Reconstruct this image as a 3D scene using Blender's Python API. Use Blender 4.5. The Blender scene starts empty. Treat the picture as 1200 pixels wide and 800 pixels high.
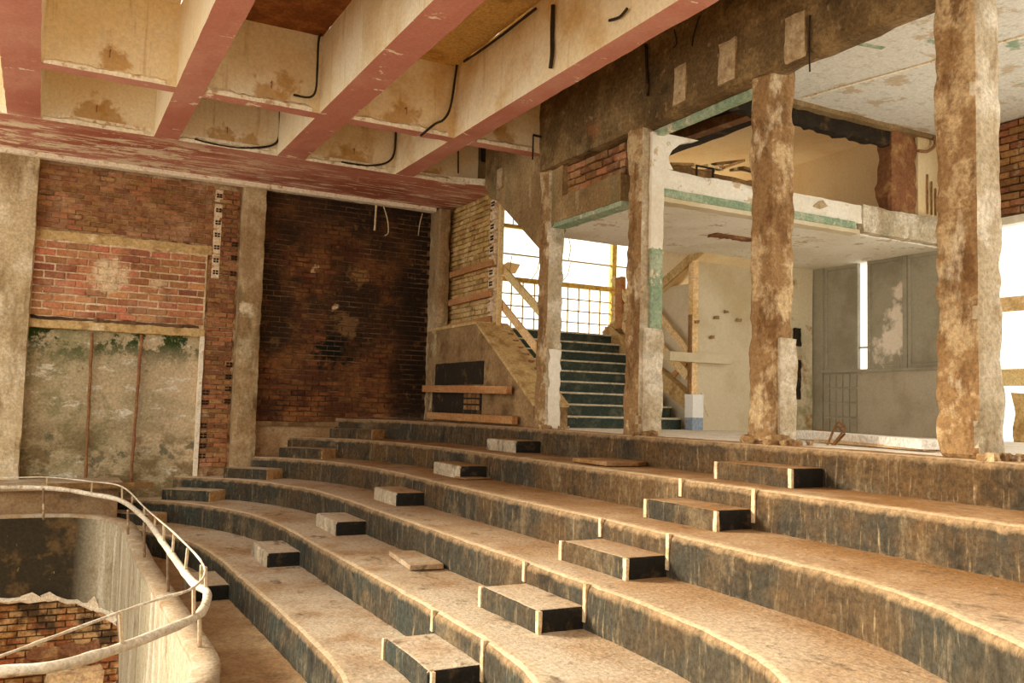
import bpy, bmesh, math, random
from mathutils import Vector, Matrix, noise

random.seed(7)
sc = bpy.context.scene
COL = sc.collection

# ------------------------------------------------------------------ camera
F_PX, YAW, PITCH, ROLL = 1037.35, .488916, .0732447, .0277255
def _cam_axes():
    cy, sy, cp, sp = math.cos(YAW), math.sin(YAW), math.cos(PITCH), math.sin(PITCH)
    f = Vector((sy*cp, cy*cp, sp)); r = Vector((cy, -sy, 0)); u = r.cross(f)
    c, s = math.cos(ROLL), math.sin(ROLL)
    return c*r + s*u, -s*r + c*u, f
CR, CU, CF = _cam_axes()
cam_data = bpy.data.cameras.new('camera'); cam = bpy.data.objects.new('camera', cam_data); COL.objects.link(cam)
cam_data.sensor_width = 36; cam_data.lens = F_PX/1200*36; cam_data.clip_start = .05; cam_data.clip_end = 300
cam.matrix_world = Matrix((( CR.x, CU.x, -CF.x, 0), (CR.y, CU.y, -CF.y, 0), (CR.z, CU.z, -CF.z, 0), (0, 0, 0, 1)))
sc.camera = cam

# ------------------------------------------------------------------ sky, lamps, exposure
world = bpy.data.worlds.new('sky'); sc.world = world; world.use_nodes = True
wn = world.node_tree.nodes; bg = wn['Background']
bg.inputs[0].default_value = (1.0, .93, .80, 1); bg.inputs[1].default_value = 1.0
sun_data = bpy.data.lights.new('sun', 'SUN'); sun_data.energy = 3.2; sun_data.angle = math.radians(13); sun_data.color = (1, .88, .68)
sun = bpy.data.objects.new('sun', sun_data); COL.objects.link(sun)
SUN_DIR = Vector((1.0, -.80, -.56))          # the way the light travels: in where the unseen left side and roof are left open for it
sun.rotation_euler = SUN_DIR.to_track_quat('-Z', 'Y').to_euler()
sun.location = (-20, 10, 15)
sc.view_settings.view_transform = 'Standard'; sc.view_settings.look = 'None'
sc.view_settings.gamma = 1; sc.view_settings.use_curve_mapping = False
sc.view_settings.exposure = 1.2
sc.cycles.max_bounces = 10; sc.cycles.diffuse_bounces = 7; sc.cycles.use_denoising = True
sc.cycles.sample_clamp_indirect = 6

# ------------------------------------------------------------------ helpers
def at(px, py, axis, v):
    """point of the room where the sight line through a measured spot meets the plane axis = v"""
    d = CR*((px-600)/F_PX) - CU*((py-400)/F_PX) + CF
    return d*(v/d['XYZ'.index(axis)])
def link(o):
    COL.objects.link(o); return o
def tag(o, label=None, cat=None, group=None, kind=None):
    if label: o['label'] = label
    if cat: o['category'] = cat
    if group: o['group'] = group
    if kind: o['kind'] = kind
    return o
def thing(name, loc, label, cat, group=None):
    o = link(bpy.data.objects.new(name, None)); o.location = loc; o.empty_display_size = .1
    return tag(o, label, cat, group)
def struct_root(name, loc=(0, 0, 0)):
    o = link(bpy.data.objects.new(name, None)); o.location = loc; o.empty_display_size = .1
    o['kind'] = 'structure'; return o
def mesh_obj(name, bm, mats, parent=None, smooth=False):
    me = bpy.data.meshes.new(name)
    if parent is not None:
        w = root_loc(parent)
        if w.length > 0: bmesh.ops.translate(bm, verts=bm.verts, vec=-w)
    bm.normal_update(); bm.to_mesh(me); bm.free()
    if smooth:
        for p in me.polygons: p.use_smooth = True
    for m in (mats if isinstance(mats, (list, tuple)) else [mats]): me.materials.append(m)
    o = link(bpy.data.objects.new(name, me)); o.parent = parent
    return o
def root_loc(o):
    v = Vector((0, 0, 0))
    while o is not None: v = v + o.location; o = o.parent
    return v
def fbm(p, s=1.0):
    q = Vector(p)*s
    return noise.noise(q)*.6 + noise.noise(q*2.3 + Vector((7, 3, 1)))*.3 + noise.noise(q*5.1)*.15
def box(bm, lo, hi, bevel=0, mi=0):
    lo = Vector(lo); hi = Vector(hi)
    vs = [bm.verts.new((x, y, z)) for x in (lo.x, hi.x) for y in (lo.y, hi.y) for z in (lo.z, hi.z)]
    fs = [bm.faces.new([vs[i] for i in q]) for q in ((0,1,3,2),(4,6,7,5),(0,4,5,1),(2,3,7,6),(0,2,6,4),(1,5,7,3))]
    for f in fs: f.material_index = mi
    if bevel > 0:
        es = list({e for f in fs for e in f.edges})
        bmesh.ops.bevel(bm, geom=es, offset=bevel, segments=1, affect='EDGES', profile=.5)
    return bm
def BOX(lo, hi, bevel=0):
    return box(bmesh.new(), lo, hi, bevel)
def rough_box(lo, hi, step=.12, amp=.015, scale=2.5, edge=.0, seed=0.0, top=1, chips=0.0):
    """a box cut into a grid on all six sides, its skin pushed in and out by noise, its long edges worn"""
    lo = Vector(lo); hi = Vector(hi); bm = bmesh.new(); cache = {}
    n = [max(1, int(round((hi[i]-lo[i])/step))) for i in range(3)]
    n = [min(k, 90) for k in n]
    def V(i, j, k):
        key = (i, j, k)
        if key not in cache:
            p = Vector((lo.x+(hi.x-lo.x)*i/n[0], lo.y+(hi.y-lo.y)*j/n[1], lo.z+(hi.z-lo.z)*k/n[2]))
            d = Vector((0, 0, 0)); cnt = 0
            for a, (q, m) in enumerate(((i, n[0]), (j, n[1]), (k, n[2]))):
                if q == 0: d[a] -= 1; cnt += 1
                if q == m: d[a] += 1; cnt += 1
            s = fbm(p + Vector((seed, seed*.7, 0)), scale)
            w = amp*s
            if cnt >= 2: w -= edge*(.6 + 1.2*max(0, noise.noise(p*6 + Vector((seed, 0, 3))))) + chips*max(0, noise.noise(p*4.2+Vector((0, seed, 9)))-.15)
            cache[key] = bm.verts.new(p + d*w)
        return cache[key]
    for a in range(3):
        b, c = (a+1) % 3, (a+2) % 3
        for side in (0, n[a]):
            for u in range(n[b]):
                for v in range(n[c]):
                    def idx(uu, vv):
                        t = [0, 0, 0]; t[a] = side; t[b] = uu; t[c] = vv; return V(*t)
                    q = [idx(u, v), idx(u+1, v), idx(u+1, v+1), idx(u, v+1)]
                    bm.faces.new(q if side else q[::-1])
    return bm
def prism(bm, pts, axis, a, b, mi=0):
    """polygon pts in the two other axes, thick from a to b along axis"""
    def mk(p, v):
        if axis == 'X': return (v, p[0], p[1])
        if axis == 'Y': return (p[0], v, p[1])
        return (p[0], p[1], v)
    A = [bm.verts.new(mk(p, a)) for p in pts]; B = [bm.verts.new(mk(p, b)) for p in pts]
    f0 = bm.faces.new(A); f1 = bm.faces.new(B[::-1]); fs = [f0, f1]
    for i in range(len(pts)):
        j = (i+1) % len(pts); fs.append(bm.faces.new([A[j], A[i], B[i], B[j]]))
    bmesh.ops.recalc_face_normals(bm, faces=fs)
    for f in fs: f.material_index = mi
    return bm
def tube(bm, pts, r, seg=8, cap=True, wob=0):
    pts = [Vector(p) for p in pts]; rings = []
    up = Vector((0, 0, 1)); prev = None
    for i, p in enumerate(pts):
        t = (pts[min(i+1, len(pts)-1)] - pts[max(i-1, 0)])
        if t.length < 1e-6: t = up.copy()
        t.normalize()
        if prev is None:
            s = t.cross(up)
            if s.length < .05: s = t.cross(Vector((1, 0, 0)))
        else: s = prev - t*prev.dot(t)
        s.normalize(); prev = s; u = s.cross(t)
        rr = r*(1 + wob*noise.noise(p*7))
        rings.append([bm.verts.new(p + (s*math.cos(2*math.pi*k/seg) + u*math.sin(2*math.pi*k/seg))*rr) for k in range(seg)])
    for a, b in zip(rings, rings[1:]):
        for k in range(seg):
            bm.faces.new([a[k], a[(k+1) % seg], b[(k+1) % seg], b[k]])
    if cap: bm.faces.new(rings[0][::-1]); bm.faces.new(rings[-1])
    bmesh.ops.recalc_face_normals(bm, faces=bm.faces[:])
    return bm
def TUBE(pts, r, seg=8, wob=0): return tube(bmesh.new(), pts, r, seg, True, wob)
def smooth_line(P, n=8, closed=False):
    P = [Vector(p) for p in P]; out = []; N = len(P)
    rng = range(N if closed else N-1)
    for i in rng:
        if closed: p0, p1, p2, p3 = P[(i-1) % N], P[i], P[(i+1) % N], P[(i+2) % N]
        else: p0, p1, p2, p3 = P[max(i-1, 0)], P[i], P[i+1], P[min(i+2, N-1)]
        for k in range(n):
            t = k/n
            out.append(.5*((2*p1) + (-p0+p2)*t + (2*p0-5*p1+4*p2-p3)*t*t + (-p0+3*p1-3*p2+p3)*t*t*t))
    if not closed: out.append(P[-1].copy())
    return out
def beam(bm, a, b, w, h, side=None, mi=0):
    """a sawn board from a to b, w wide along side, h thick"""
    a = Vector(a); b = Vector(b); t = (b-a).normalized()
    s = Vector(side) if side else t.cross(Vector((0, 0, 1)))
    s = (s - t*s.dot(t)).normalized(); u = s.cross(t)
    vs = []
    for p in (a, b):
        for i, j in ((-1, -1), (1, -1), (1, 1), (-1, 1)):
            vs.append(bm.verts.new(p + s*(i*w/2) + u*(j*h/2)))
    fs = [(0,1,2,3), (7,6,5,4)] + [(i, (i+1) % 4 + 0, (i+1) % 4 + 4, i+4) for i in range(4)]
    fl = [bm.faces.new([vs[k] for k in f]) for f in fs]
    bmesh.ops.recalc_face_normals(bm, faces=fl)
    for f in fl: f.material_index = mi
    return bm
def BEAM(a, b, w, h, side=None): return beam(bmesh.new(), a, b, w, h, side)

# ------------------------------------------------------------------ materials
def mat(name, base, layers=(), rough=.9, bump=.25, bump_scale=18, vary=0, metal=0, grit=.30):
    """base colour plus layers: dict(c, s, st, lo, hi, off, z, y, amt) each a noise mask in room space"""
    m = bpy.data.materials.new(name); m.use_nodes = True; nt = m.node_tree; N = nt.nodes; L = nt.links
    bs = N['Principled BSDF']; bs.inputs['Roughness'].default_value = rough; bs.inputs['Metallic'].default_value = metal
    bs.inputs['Specular IOR Level'].default_value = .2
    geo = N.new('ShaderNodeNewGeometry')
    rgb = N.new('ShaderNodeRGB'); rgb.outputs[0].default_value = (*base, 1); cur = rgb.outputs[0]
    if vary:
        oi = N.new('ShaderNodeObjectInfo'); hv = N.new('ShaderNodeHueSaturation'); hv.inputs['Color'].default_value = (*base, 1)
        mr = N.new('ShaderNodeMapRange'); L.new(oi.outputs['Random'], mr.inputs[0]); mr.inputs[3].default_value = 1-vary; mr.inputs[4].default_value = 1+vary
        L.new(mr.outputs[0], hv.inputs['Value'])
        m2 = N.new('ShaderNodeMath'); m2.operation = 'MULTIPLY'; m2.inputs[1].default_value = 7.31; L.new(oi.outputs['Random'], m2.inputs[0])
        m3 = N.new('ShaderNodeMath'); m3.operation = 'FRACT'; L.new(m2.outputs[0], m3.inputs[0])
        m4 = N.new('ShaderNodeMapRange'); L.new(m3.outputs[0], m4.inputs[0]); m4.inputs[3].default_value = .485; m4.inputs[4].default_value = .515
        L.new(m4.outputs[0], hv.inputs['Hue']); cur = hv.outputs[0]
    for i, ly in enumerate(layers):
        mp = N.new('ShaderNodeMapping'); L.new(geo.outputs['Position'], mp.inputs[0])
        mp.inputs['Scale'].default_value = ly.get('st', (1, 1, 1)); mp.inputs['Location'].default_value = (ly.get('off', i*3.7), i*1.3, i*2.1)
        nz = N.new('ShaderNodeTexNoise'); L.new(mp.outputs[0], nz.inputs['Vector']); nz.inputs['Scale'].default_value = ly.get('s', 2)
        nz.inputs['Detail'].default_value = ly.get('d', 6); nz.inputs['Roughness'].default_value = ly.get('r', .62)
        mr = N.new('ShaderNodeMapRange'); L.new(nz.outputs['Fac'], mr.inputs[0])
        mr.inputs[1].default_value = ly.get('lo', .45); mr.inputs[2].default_value = ly.get('hi', .6)
        mr.inputs[4].default_value = ly.get('amt', 1.0)
        fac = mr.outputs[0]
        for ax in 'xyz':
            if ax in ly:                      # (a, b): fades in from a to b along that axis of the room
                sp = N.new('ShaderNodeSeparateXYZ'); L.new(geo.outputs['Position'], sp.inputs[0])
                r2 = N.new('ShaderNodeMapRange'); L.new(sp.outputs['XYZ'.index(ax.upper())], r2.inputs[0])
                r2.inputs[1].default_value, r2.inputs[2].default_value = ly[ax]
                mu = N.new('ShaderNodeMath'); mu.operation = 'MULTIPLY'; L.new(fac, mu.inputs[0]); L.new(r2.outputs[0], mu.inputs[1]); fac = mu.outputs[0]
        if 'wear' in ly:                      # worn where the mesh says so (nosings, feet of risers)
            at_ = N.new('ShaderNodeAttribute'); at_.attribute_name = ly['wear']
            ad = N.new('ShaderNodeMath'); ad.operation = 'ADD'; L.new(at_.outputs['Fac'], ad.inputs[0]); L.new(nz.outputs['Fac'], ad.inputs[1])
            r2 = N.new('ShaderNodeMapRange'); L.new(ad.outputs[0], r2.inputs[0]); r2.inputs[1].default_value = .85; r2.inputs[2].default_value = 1.25; r2.inputs[4].default_value = ly.get('amt', 1)
            fac = r2.outputs[0]
        if 'at' in ly:                        # (x, y, z, radius): a stain of its own place
            x, y, z, rad = ly['at']
            vm = N.new('ShaderNodeVectorMath'); vm.operation = 'DISTANCE'; L.new(geo.outputs['Position'], vm.inputs[0]); vm.inputs[1].default_value = (x, y, z)
            ad = N.new('ShaderNodeMath'); ad.operation = 'MULTIPLY_ADD'; L.new(nz.outputs['Fac'], ad.inputs[0]); ad.inputs[1].default_value = rad*4; L.new(vm.outputs['Value'], ad.inputs[2])
            r2 = N.new('ShaderNodeMapRange'); L.new(ad.outputs[0], r2.inputs[0])
            r2.inputs[1].default_value = rad*3.15; r2.inputs[2].default_value = rad*2.6; r2.inputs[4].default_value = ly.get('amt', 1)
            fac = r2.outputs[0]
        mx = N.new('ShaderNodeMix'); mx.data_type = 'RGBA'; L.new(fac, mx.inputs[0]); L.new(cur, mx.inputs[6]); mx.inputs[7].default_value = (*ly['c'], 1)
        cur = mx.outputs[2]
    if grit:
        nz = N.new('ShaderNodeTexNoise'); L.new(geo.outputs['Position'], nz.inputs['Vector']); nz.inputs['Scale'].default_value = 22; nz.inputs['Detail'].default_value = 8; nz.inputs['Roughness'].default_value = .8
        mr = N.new('ShaderNodeMapRange'); L.new(nz.outputs['Fac'], mr.inputs[0]); mr.inputs[1].default_value = .38; mr.inputs[2].default_value = .62
        mr.inputs[3].default_value = 1-grit; mr.inputs[4].default_value = 1+grit*.8
        hv = N.new('ShaderNodeHueSaturation'); L.new(mr.outputs[0], hv.inputs['Value']); L.new(cur, hv.inputs['Color']); cur = hv.outputs[0]
    L.new(cur, bs.inputs['Base Color'])
    if bump:
        nz = N.new('ShaderNodeTexNoise'); L.new(geo.outputs['Position'], nz.inputs['Vector']); nz.inputs['Scale'].default_value = bump_scale; nz.inputs['Detail'].default_value = 6
        bp = N.new('ShaderNodeBump'); bp.inputs['Strength'].default_value = bump; bp.inputs['Distance'].default_value = .03
        L.new(nz.outputs['Fac'], bp.inputs['Height']); L.new(bp.outputs[0], bs.inputs['Normal'])
    return m

DUST = (.62, .43, .24)
M_tread = mat('dusty_tread', (.42, .275, .15), [
    dict(c=(.33, .175, .07), s=.9, lo=.48, hi=.64, amt=.85), dict(c=(.58, .49, .37), s=.8, lo=.38, hi=.56, amt=.9, x=(5.4, 3.2)),
    dict(c=(.27, .135, .045), s=1.4, lo=.36, hi=.56, amt=.9, x=(4.2, 5.6)), dict(c=(.13, .09, .05), s=3.4, st=(1, .6, 1), r=.75, lo=.575, hi=.66, amt=.75),
    dict(c=(.56, .43, .27), s=6, wear='wear', amt=.6), dict(c=(.85, .76, .6), s=16, lo=.64, hi=.74, amt=.5)], bump=.3, bump_scale=30)
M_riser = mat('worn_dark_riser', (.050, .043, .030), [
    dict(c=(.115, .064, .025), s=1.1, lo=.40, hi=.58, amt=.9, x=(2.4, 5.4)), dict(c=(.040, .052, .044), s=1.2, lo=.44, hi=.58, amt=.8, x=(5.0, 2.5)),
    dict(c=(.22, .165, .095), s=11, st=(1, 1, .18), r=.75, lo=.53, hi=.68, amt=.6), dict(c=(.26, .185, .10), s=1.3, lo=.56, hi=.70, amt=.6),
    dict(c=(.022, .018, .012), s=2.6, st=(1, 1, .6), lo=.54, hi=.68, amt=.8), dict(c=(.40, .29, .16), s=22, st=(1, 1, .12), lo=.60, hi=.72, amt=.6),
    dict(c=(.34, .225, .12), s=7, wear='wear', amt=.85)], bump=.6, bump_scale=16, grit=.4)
M_front_pale = mat('dusty_step_front', (.46, .38, .27), [dict(c=(.20, .18, .13), s=5, st=(1, 1, .4), lo=.48, hi=.64), dict(c=(.66, .58, .44), s=4, lo=.55, hi=.68)], bump=.4)
M_block_dark = mat('black_step_end', (.02, .019, .016), [dict(c=(.14, .09, .05), s=7, lo=.55, hi=.72, amt=.7)], bump=.4)
M_block_tan = mat('tan_step_end', (.58, .36, .16), [dict(c=(.36, .2, .09), s=4, lo=.5, hi=.65)], bump=.3)
M_strip = mat('pale_corner_strip', (.78, .60, .38), [dict(c=(.5, .33, .16), s=9, lo=.5, hi=.65)], bump=.2)
M_plat = mat('chalky_platform_floor', (.82, .76, .66), [dict(c=(.50, .38, .24), s=3, lo=.52, hi=.66, amt=.6), dict(c=(.3, .2, .12), s=9, lo=.62, hi=.72, amt=.7)], bump=.3)
M_ring = mat('orchestra_floor', (.36, .22, .11), [dict(c=(.52, .38, .22), s=1.2, lo=.45, hi=.6, amt=.7), dict(c=(.15, .09, .05), s=3, lo=.58, hi=.72, amt=.7)], bump=.3)
M_pink = mat('flaking_pink_paint', (.56, .225, .165), [
    dict(c=(.66, .33, .25), s=.7, lo=.45, hi=.6, amt=.7), dict(c=(.37, .10, .055), s=.9, lo=.44, hi=.60, amt=.85, y=(12.5, 15.5)),
    dict(c=(.90, .78, .60), s=3.2, st=(.7, 1.3, 1), lo=.635, hi=.65), dict(c=(.90, .78, .60), s=2.6, st=(.45, 1.3, 1), r=.75, lo=.525, hi=.54, y=(14.3, 15.0), x=(4.0, 2.2)),
    dict(c=(.90, .76, .56), s=3.4, st=(.30, 2.4, 1), r=.75, lo=.55, hi=.565, y=(14.4, 15.4)),
    dict(c=(.25, .08, .05), s=26, lo=.69, hi=.72)], bump=.12, rough=.7, grit=.12)
M_cream = mat('cream_limewash', (.87, .74, .50), [
    dict(c=(.90, .81, .62), s=.9, lo=.42, hi=.6), dict(c=(.66, .44, .17), s=1.1, lo=.48, hi=.66, amt=.8, x=(.8, 4.5)),
    dict(c=(.42, .22, .06), s=3.0, st=(1, 1, .12), lo=.62, hi=.72, amt=.7), dict(c=(.50, .30, .10), s=7, st=(1, 1, .06), lo=.60, hi=.75, amt=.6),
    dict(c=(.50, .27, .07), s=5, at=(0.62, 11.98, 4.2, 0.17), amt=.75),
    dict(c=(.50, .27, .07), s=5, at=(0.5, 14.5, 4.2, 0.26), amt=.75),
    dict(c=(.50, .27, .07), s=5, at=(0.75, 14.5, 4.12, 0.22), amt=.75),
    dict(c=(.50, .27, .07), s=5, at=(2.75, 11.98, 4.3, 0.17), amt=.75),
    dict(c=(.50, .27, .07), s=5, at=(2.5, 11.98, 4.15, 0.2), amt=.75),
    dict(c=(.50, .27, .07), s=5, at=(2.4, 14.5, 4.15, 0.22), amt=.75),
    dict(c=(.50, .27, .07), s=5, at=(2.75, 14.5, 4.08, 0.2), amt=.75),
    dict(c=(.50, .27, .07), s=5, at=(4.45, 11.98, 4.12, 0.24), amt=.75),
    dict(c=(.50, .27, .07), s=5, at=(4.6, 14.5, 4.15, 0.26), amt=.75),
    dict(c=(.50, .27, .07), s=5, at=(4.3, 14.5, 4.08, 0.22), amt=.75),
    dict(c=(.50, .27, .07), s=5, at=(6.1, 11.98, 4.2, 0.17), amt=.75),
    dict(c=(.50, .27, .07), s=5, at=(5.95, 14.5, 4.1, 0.2), amt=.75)], bump=.12, grit=.12)
M_rustslab = mat('rusty_slab', (.20, .07, .02), [dict(c=(.33, .13, .04), s=3, lo=.45, hi=.6)], bump=.4)
M_orange = mat('stained_slab', (.62, .40, .14), [dict(c=(.40, .2, .05), s=1.5, lo=.5, hi=.65)], bump=.2)
M_lip = mat('broken_plaster_lip', (.92, .84, .68), [dict(c=(.62, .42, .24), s=9, lo=.56, hi=.66)], bump=.5, grit=.2)
M_patch = mat('tan_plaster_patch', (.50, .38, .23), [dict(c=(.34, .23, .12), s=6, lo=.5, hi=.65)], bump=.4)
M_stain = mat('rust_stain', (.55, .30, .08), [dict(c=(.30, .13, .03), s=5, lo=.5, hi=.65), dict(c=(.75, .52, .25), s=3, lo=.55, hi=.7)], bump=.3)
M_conc = mat('stripped_concrete', (.27, .175, .08), [
    dict(c=(.44, .31, .16), s=1.1, lo=.45, hi=.62, amt=.85), dict(c=(.13, .085, .04), s=1.7, lo=.53, hi=.68, amt=.9),
    dict(c=(.58, .46, .30), s=5, st=(1, 1, .3), lo=.58, hi=.72, amt=.8), dict(c=(.20, .17, .08), s=2.4, st=(1, 1, .25), lo=.5, hi=.66, amt=.6)], bump=.6, bump_scale=12)
M_conc_dark = mat('sooty_concrete', (.15, .095, .040), [
    dict(c=(.30, .20, .09), s=1.3, lo=.48, hi=.62, amt=.8), dict(c=(.06, .04, .02), s=1.5, lo=.52, hi=.66, amt=.85),
    dict(c=(.40, .30, .17), s=7, lo=.60, hi=.72, amt=.7), dict(c=(.24, .10, .04), s=6, at=(6.74, 10.4, 3.95, .16), amt=.9), dict(c=(.36, .26, .13), s=1.0, lo=.5, hi=.6, amt=.6, y=(9, 11))], bump=.7, bump_scale=12, grit=.4)
M_col = mat('column_rubble', (.33, .20, .09), [
    dict(c=(.62, .47, .27), s=1.6, r=.72, lo=.50, hi=.58, amt=.9), dict(c=(.19, .10, .04), s=2.6, st=(1, 1, .5), r=.72, lo=.51, hi=.60, amt=.9),
    dict(c=(.74, .63, .44), s=3.2, st=(1, 1, .5), lo=.60, hi=.70, amt=.8), dict(c=(.12, .07, .03), s=6, st=(1, 1, .2), lo=.64, hi=.74, amt=.8)], bump=.9, bump_scale=11)
M_col_grey = mat('column_grey_plaster', (.50, .42, .29), [
    dict(c=(.70, .64, .52), s=2.0, lo=.46, hi=.60), dict(c=(.32, .22, .12), s=2.6, st=(1, 1, .4), lo=.53, hi=.66, amt=.9),
    dict(c=(.24, .22, .13), s=1.2, lo=.55, hi=.7, amt=.7)], bump=.8, bump_scale=11)
M_white = mat('peeling_white_plaster', (.86, .83, .74), [dict(c=(.58, .44, .28), s=3.4, r=.7, lo=.58, hi=.60, amt=.9), dict(c=(.78, .73, .61), s=1, lo=.45, hi=.6)], bump=.15, grit=.10)
M_green = mat('pale_green_paint', (.26, .36, .24), [dict(c=(.40, .47, .34), s=3, lo=.45, hi=.6), dict(c=(.66, .58, .44), s=5, lo=.60, hi=.66)], bump=.2)
M_room = mat('beige_room_plaster', (.70, .62, .46), [dict(c=(.58, .48, .30), s=.7, lo=.45, hi=.62), dict(c=(.30, .21, .10), s=6, lo=.70, hi=.73)], bump=.12, grit=.07)
M_roomg = mat('damp_room_plaster', (.72, .64, .46), [dict(c=(.33, .30, .15), s=1.6, lo=.46, hi=.60, z=(1.8, .4)), dict(c=(.40, .24, .10), s=3, lo=.56, hi=.66)], bump=.2, grit=.12)
M_upper = mat('warm_upper_plaster', (.88, .74, .47), [dict(c=(.82, .64, .36), s=.8, lo=.45, hi=.6), dict(c=(.5, .3, .1), s=5, lo=.70, hi=.74)], bump=.1, grit=.08)
M_black = mat('black_and_recess_shade', (.03, .022, .014), [dict(c=(.12, .07, .03), s=4, lo=.55, hi=.68)], bump=.5)  # near black; also stands in for the shade inside recesses and slots
M_ceil = mat('peeling_white_ceiling', (.76, .75, .69), [
    dict(c=(.60, .50, .36), s=1.6, st=(1, 1.4, 1), lo=.55, hi=.585), dict(c=(.56, .54, .46), s=7, lo=.56, hi=.62, amt=.7),
    dict(c=(.30, .40, .28), s=.8, off=9, lo=.66, hi=.69)], bump=.3, grit=.15)
M_mortar = mat('old_mortar', (.72, .53, .32), [dict(c=(.86, .72, .50), s=2, lo=.45, hi=.6), dict(c=(.30, .16, .08), s=3, lo=.54, hi=.68)], bump=.7, bump_scale=22)
M_mortar_brown = mat('brown_mortar', (.42, .27, .14), [dict(c=(.60, .44, .26), s=2, lo=.5, hi=.65), dict(c=(.2, .1, .05), s=4, lo=.5, hi=.65)], bump=.7, bump_scale=22)
M_mortar_dark = mat('sooty_mortar', (.17, .09, .045), [dict(c=(.30, .18, .09), s=2, lo=.5, hi=.65), dict(c=(.05, .03, .018), s=1.2, lo=.48, hi=.62)], bump=.7, bump_scale=22)
BL = [dict(c=(.62, .40, .24), s=1.5, lo=.52, hi=.70, amt=.7), dict(c=(.20, .075, .03), s=3.5, lo=.54, hi=.7, amt=.7)]
M_brick = mat('red_brick', (.47, .20, .10), BL + [
    dict(c=(.86, .70, .46), s=5, at=(.95, 16.8, 2.05, .32), amt=.85), dict(c=(.85, .68, .44), s=5, at=(1.75, 16.8, 2.0, .14), amt=.6),
    dict(c=(.78, .62, .40), s=5, at=(.55, 16.8, 3.55, .22), amt=.6)], vary=.38, bump=.5, bump_scale=26)
M_brick_up = mat('brown_brick', (.33, .155, .065), BL + [dict(c=(.66, .50, .30), s=2.2, lo=.60, hi=.72, amt=.75)], vary=.35, bump=.5, bump_scale=26)
M_brick_dark = mat('dark_brick', (.155, .060, .024), [
    dict(c=(.34, .14, .045), s=1.6, lo=.48, hi=.62, amt=.85), dict(c=(.03, .018, .010), s=.9, lo=.46, hi=.60, amt=.9),
    dict(c=(.020, .013, .008), s=3, x=(5.9, 6.7), lo=.1, hi=.35, amt=.92), dict(c=(.025, .016, .010), s=2, z=(2.6, 3.8), lo=.25, hi=.5, amt=.85),  # darker towards the back corner and towards the ceiling
    dict(c=(.24, .13, .05), s=7, lo=.58, hi=.70, amt=.7),
    dict(c=(.92, .70, .40), s=9, at=(4.58, 16.8, 2.55, .10), amt=.95), dict(c=(.80, .60, .36), s=9, at=(4.98, 16.8, 2.05, .07), amt=.9), dict(c=(.80, .60, .36), s=9, at=(5.04, 16.8, 1.86, .09), amt=.9),
    dict(c=(.4, .22, .08), s=6, at=(5.5, 16.8, 2.5, .2), amt=.6), dict(c=(.35, .2, .08), s=6, at=(5.3, 16.8, 1.5, .25), amt=.5), dict(c=(.006, .009, .005), s=7, at=(4.98, 16.8, 1.0, .36), amt=.98)], vary=.45, bump=.55, bump_scale=26)
M_brick_yel = mat('ochre_brick', (.52, .34, .12), [dict(c=(.72, .54, .26), s=2.5, lo=.48, hi=.62), dict(c=(.28, .15, .05), s=4, lo=.56, hi=.68)], vary=.25, bump=.5, bump_scale=26)
M_tile = mat('white_tile_joint', (.80, .66, .46), [dict(c=(.5, .3, .15), s=8, lo=.52, hi=.66)], bump=.3)
M_hole = mat('tile_hollow', (.03, .018, .01), bump=0)
M_mural = mat('mouldy_plaster', (.48, .40, .25), [
    dict(c=(.66, .52, .34), s=.9, lo=.42, hi=.56, x=(.6, 1.7)), dict(c=(.27, .25, .13), s=1.3, r=.75, lo=.50, hi=.58, amt=.8, x=(2.6, .8)), dict(c=(.76, .72, .60), s=2.0, st=(.7, 1, 1.5), r=.75, lo=.57, hi=.62, amt=.85),
    dict(c=(.20, .14, .06), s=1.8, st=(.8, 1, 1.4), r=.7, lo=.47, hi=.56, amt=.85, z=(-.2, -1.0)), dict(c=(.035, .065, .015), s=2.6, r=.75, lo=.47, hi=.53, z=(.45, .95)), dict(c=(.13, .13, .08), s=1.2, r=.7, lo=.60, hi=.64, amt=.8)], bump=.4)
M_pil = mat('pilaster_plaster', (.36, .24, .12), [
    dict(c=(.56, .44, .27), s=1.5, lo=.46, hi=.62), dict(c=(.20, .14, .06), s=2.2, st=(1, 1, .4), lo=.52, hi=.66), dict(c=(.76, .62, .40), s=2, lo=.62, hi=.7),
    dict(c=(.68, .58, .40), s=5, at=(3.3, 16.6, 1.65, .14)), dict(c=(.5, .40, .25), s=5, at=(3.3, 16.6, .9, .16))], bump=.5)
M_pil_left = mat('pale_pilaster', (.58, .46, .28), [dict(c=(.74, .64, .46), s=1.8, lo=.45, hi=.6), dict(c=(.34, .24, .12), s=2, st=(1, 1, .3), lo=.52, hi=.66)], bump=.4)
M_wood = mat('orange_timber', (.46, .23, .085), [dict(c=(.60, .34, .15), s=4, st=(1, .2, 1), lo=.45, hi=.65), dict(c=(.22, .1, .04), s=10, st=(1, .1, 2), lo=.6, hi=.7)], bump=.2, vary=.1)
M_wood_pale = mat('pale_timber', (.86, .66, .34), [dict(c=(.72, .48, .20), s=3, lo=.5, hi=.65), dict(c=(.85, .68, .42), s=6, lo=.55, hi=.7)], bump=.15, vary=.1)
M_wood_dark = mat('brown_timber', (.24, .12, .05), [dict(c=(.42, .24, .1), s=4, lo=.5, hi=.65)], bump=.3, vary=.15)
M_stairg = mat('green_black_step', (.045, .062, .05), [dict(c=(.11, .12, .085), s=5, lo=.5, hi=.66), dict(c=(.3, .24, .14), s=9, lo=.66, hi=.74)], bump=.3)
M_stairn = mat('pale_step_nosing', (.62, .56, .42), [dict(c=(.3, .26, .16), s=7, lo=.55, hi=.68)], bump=.2)
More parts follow.
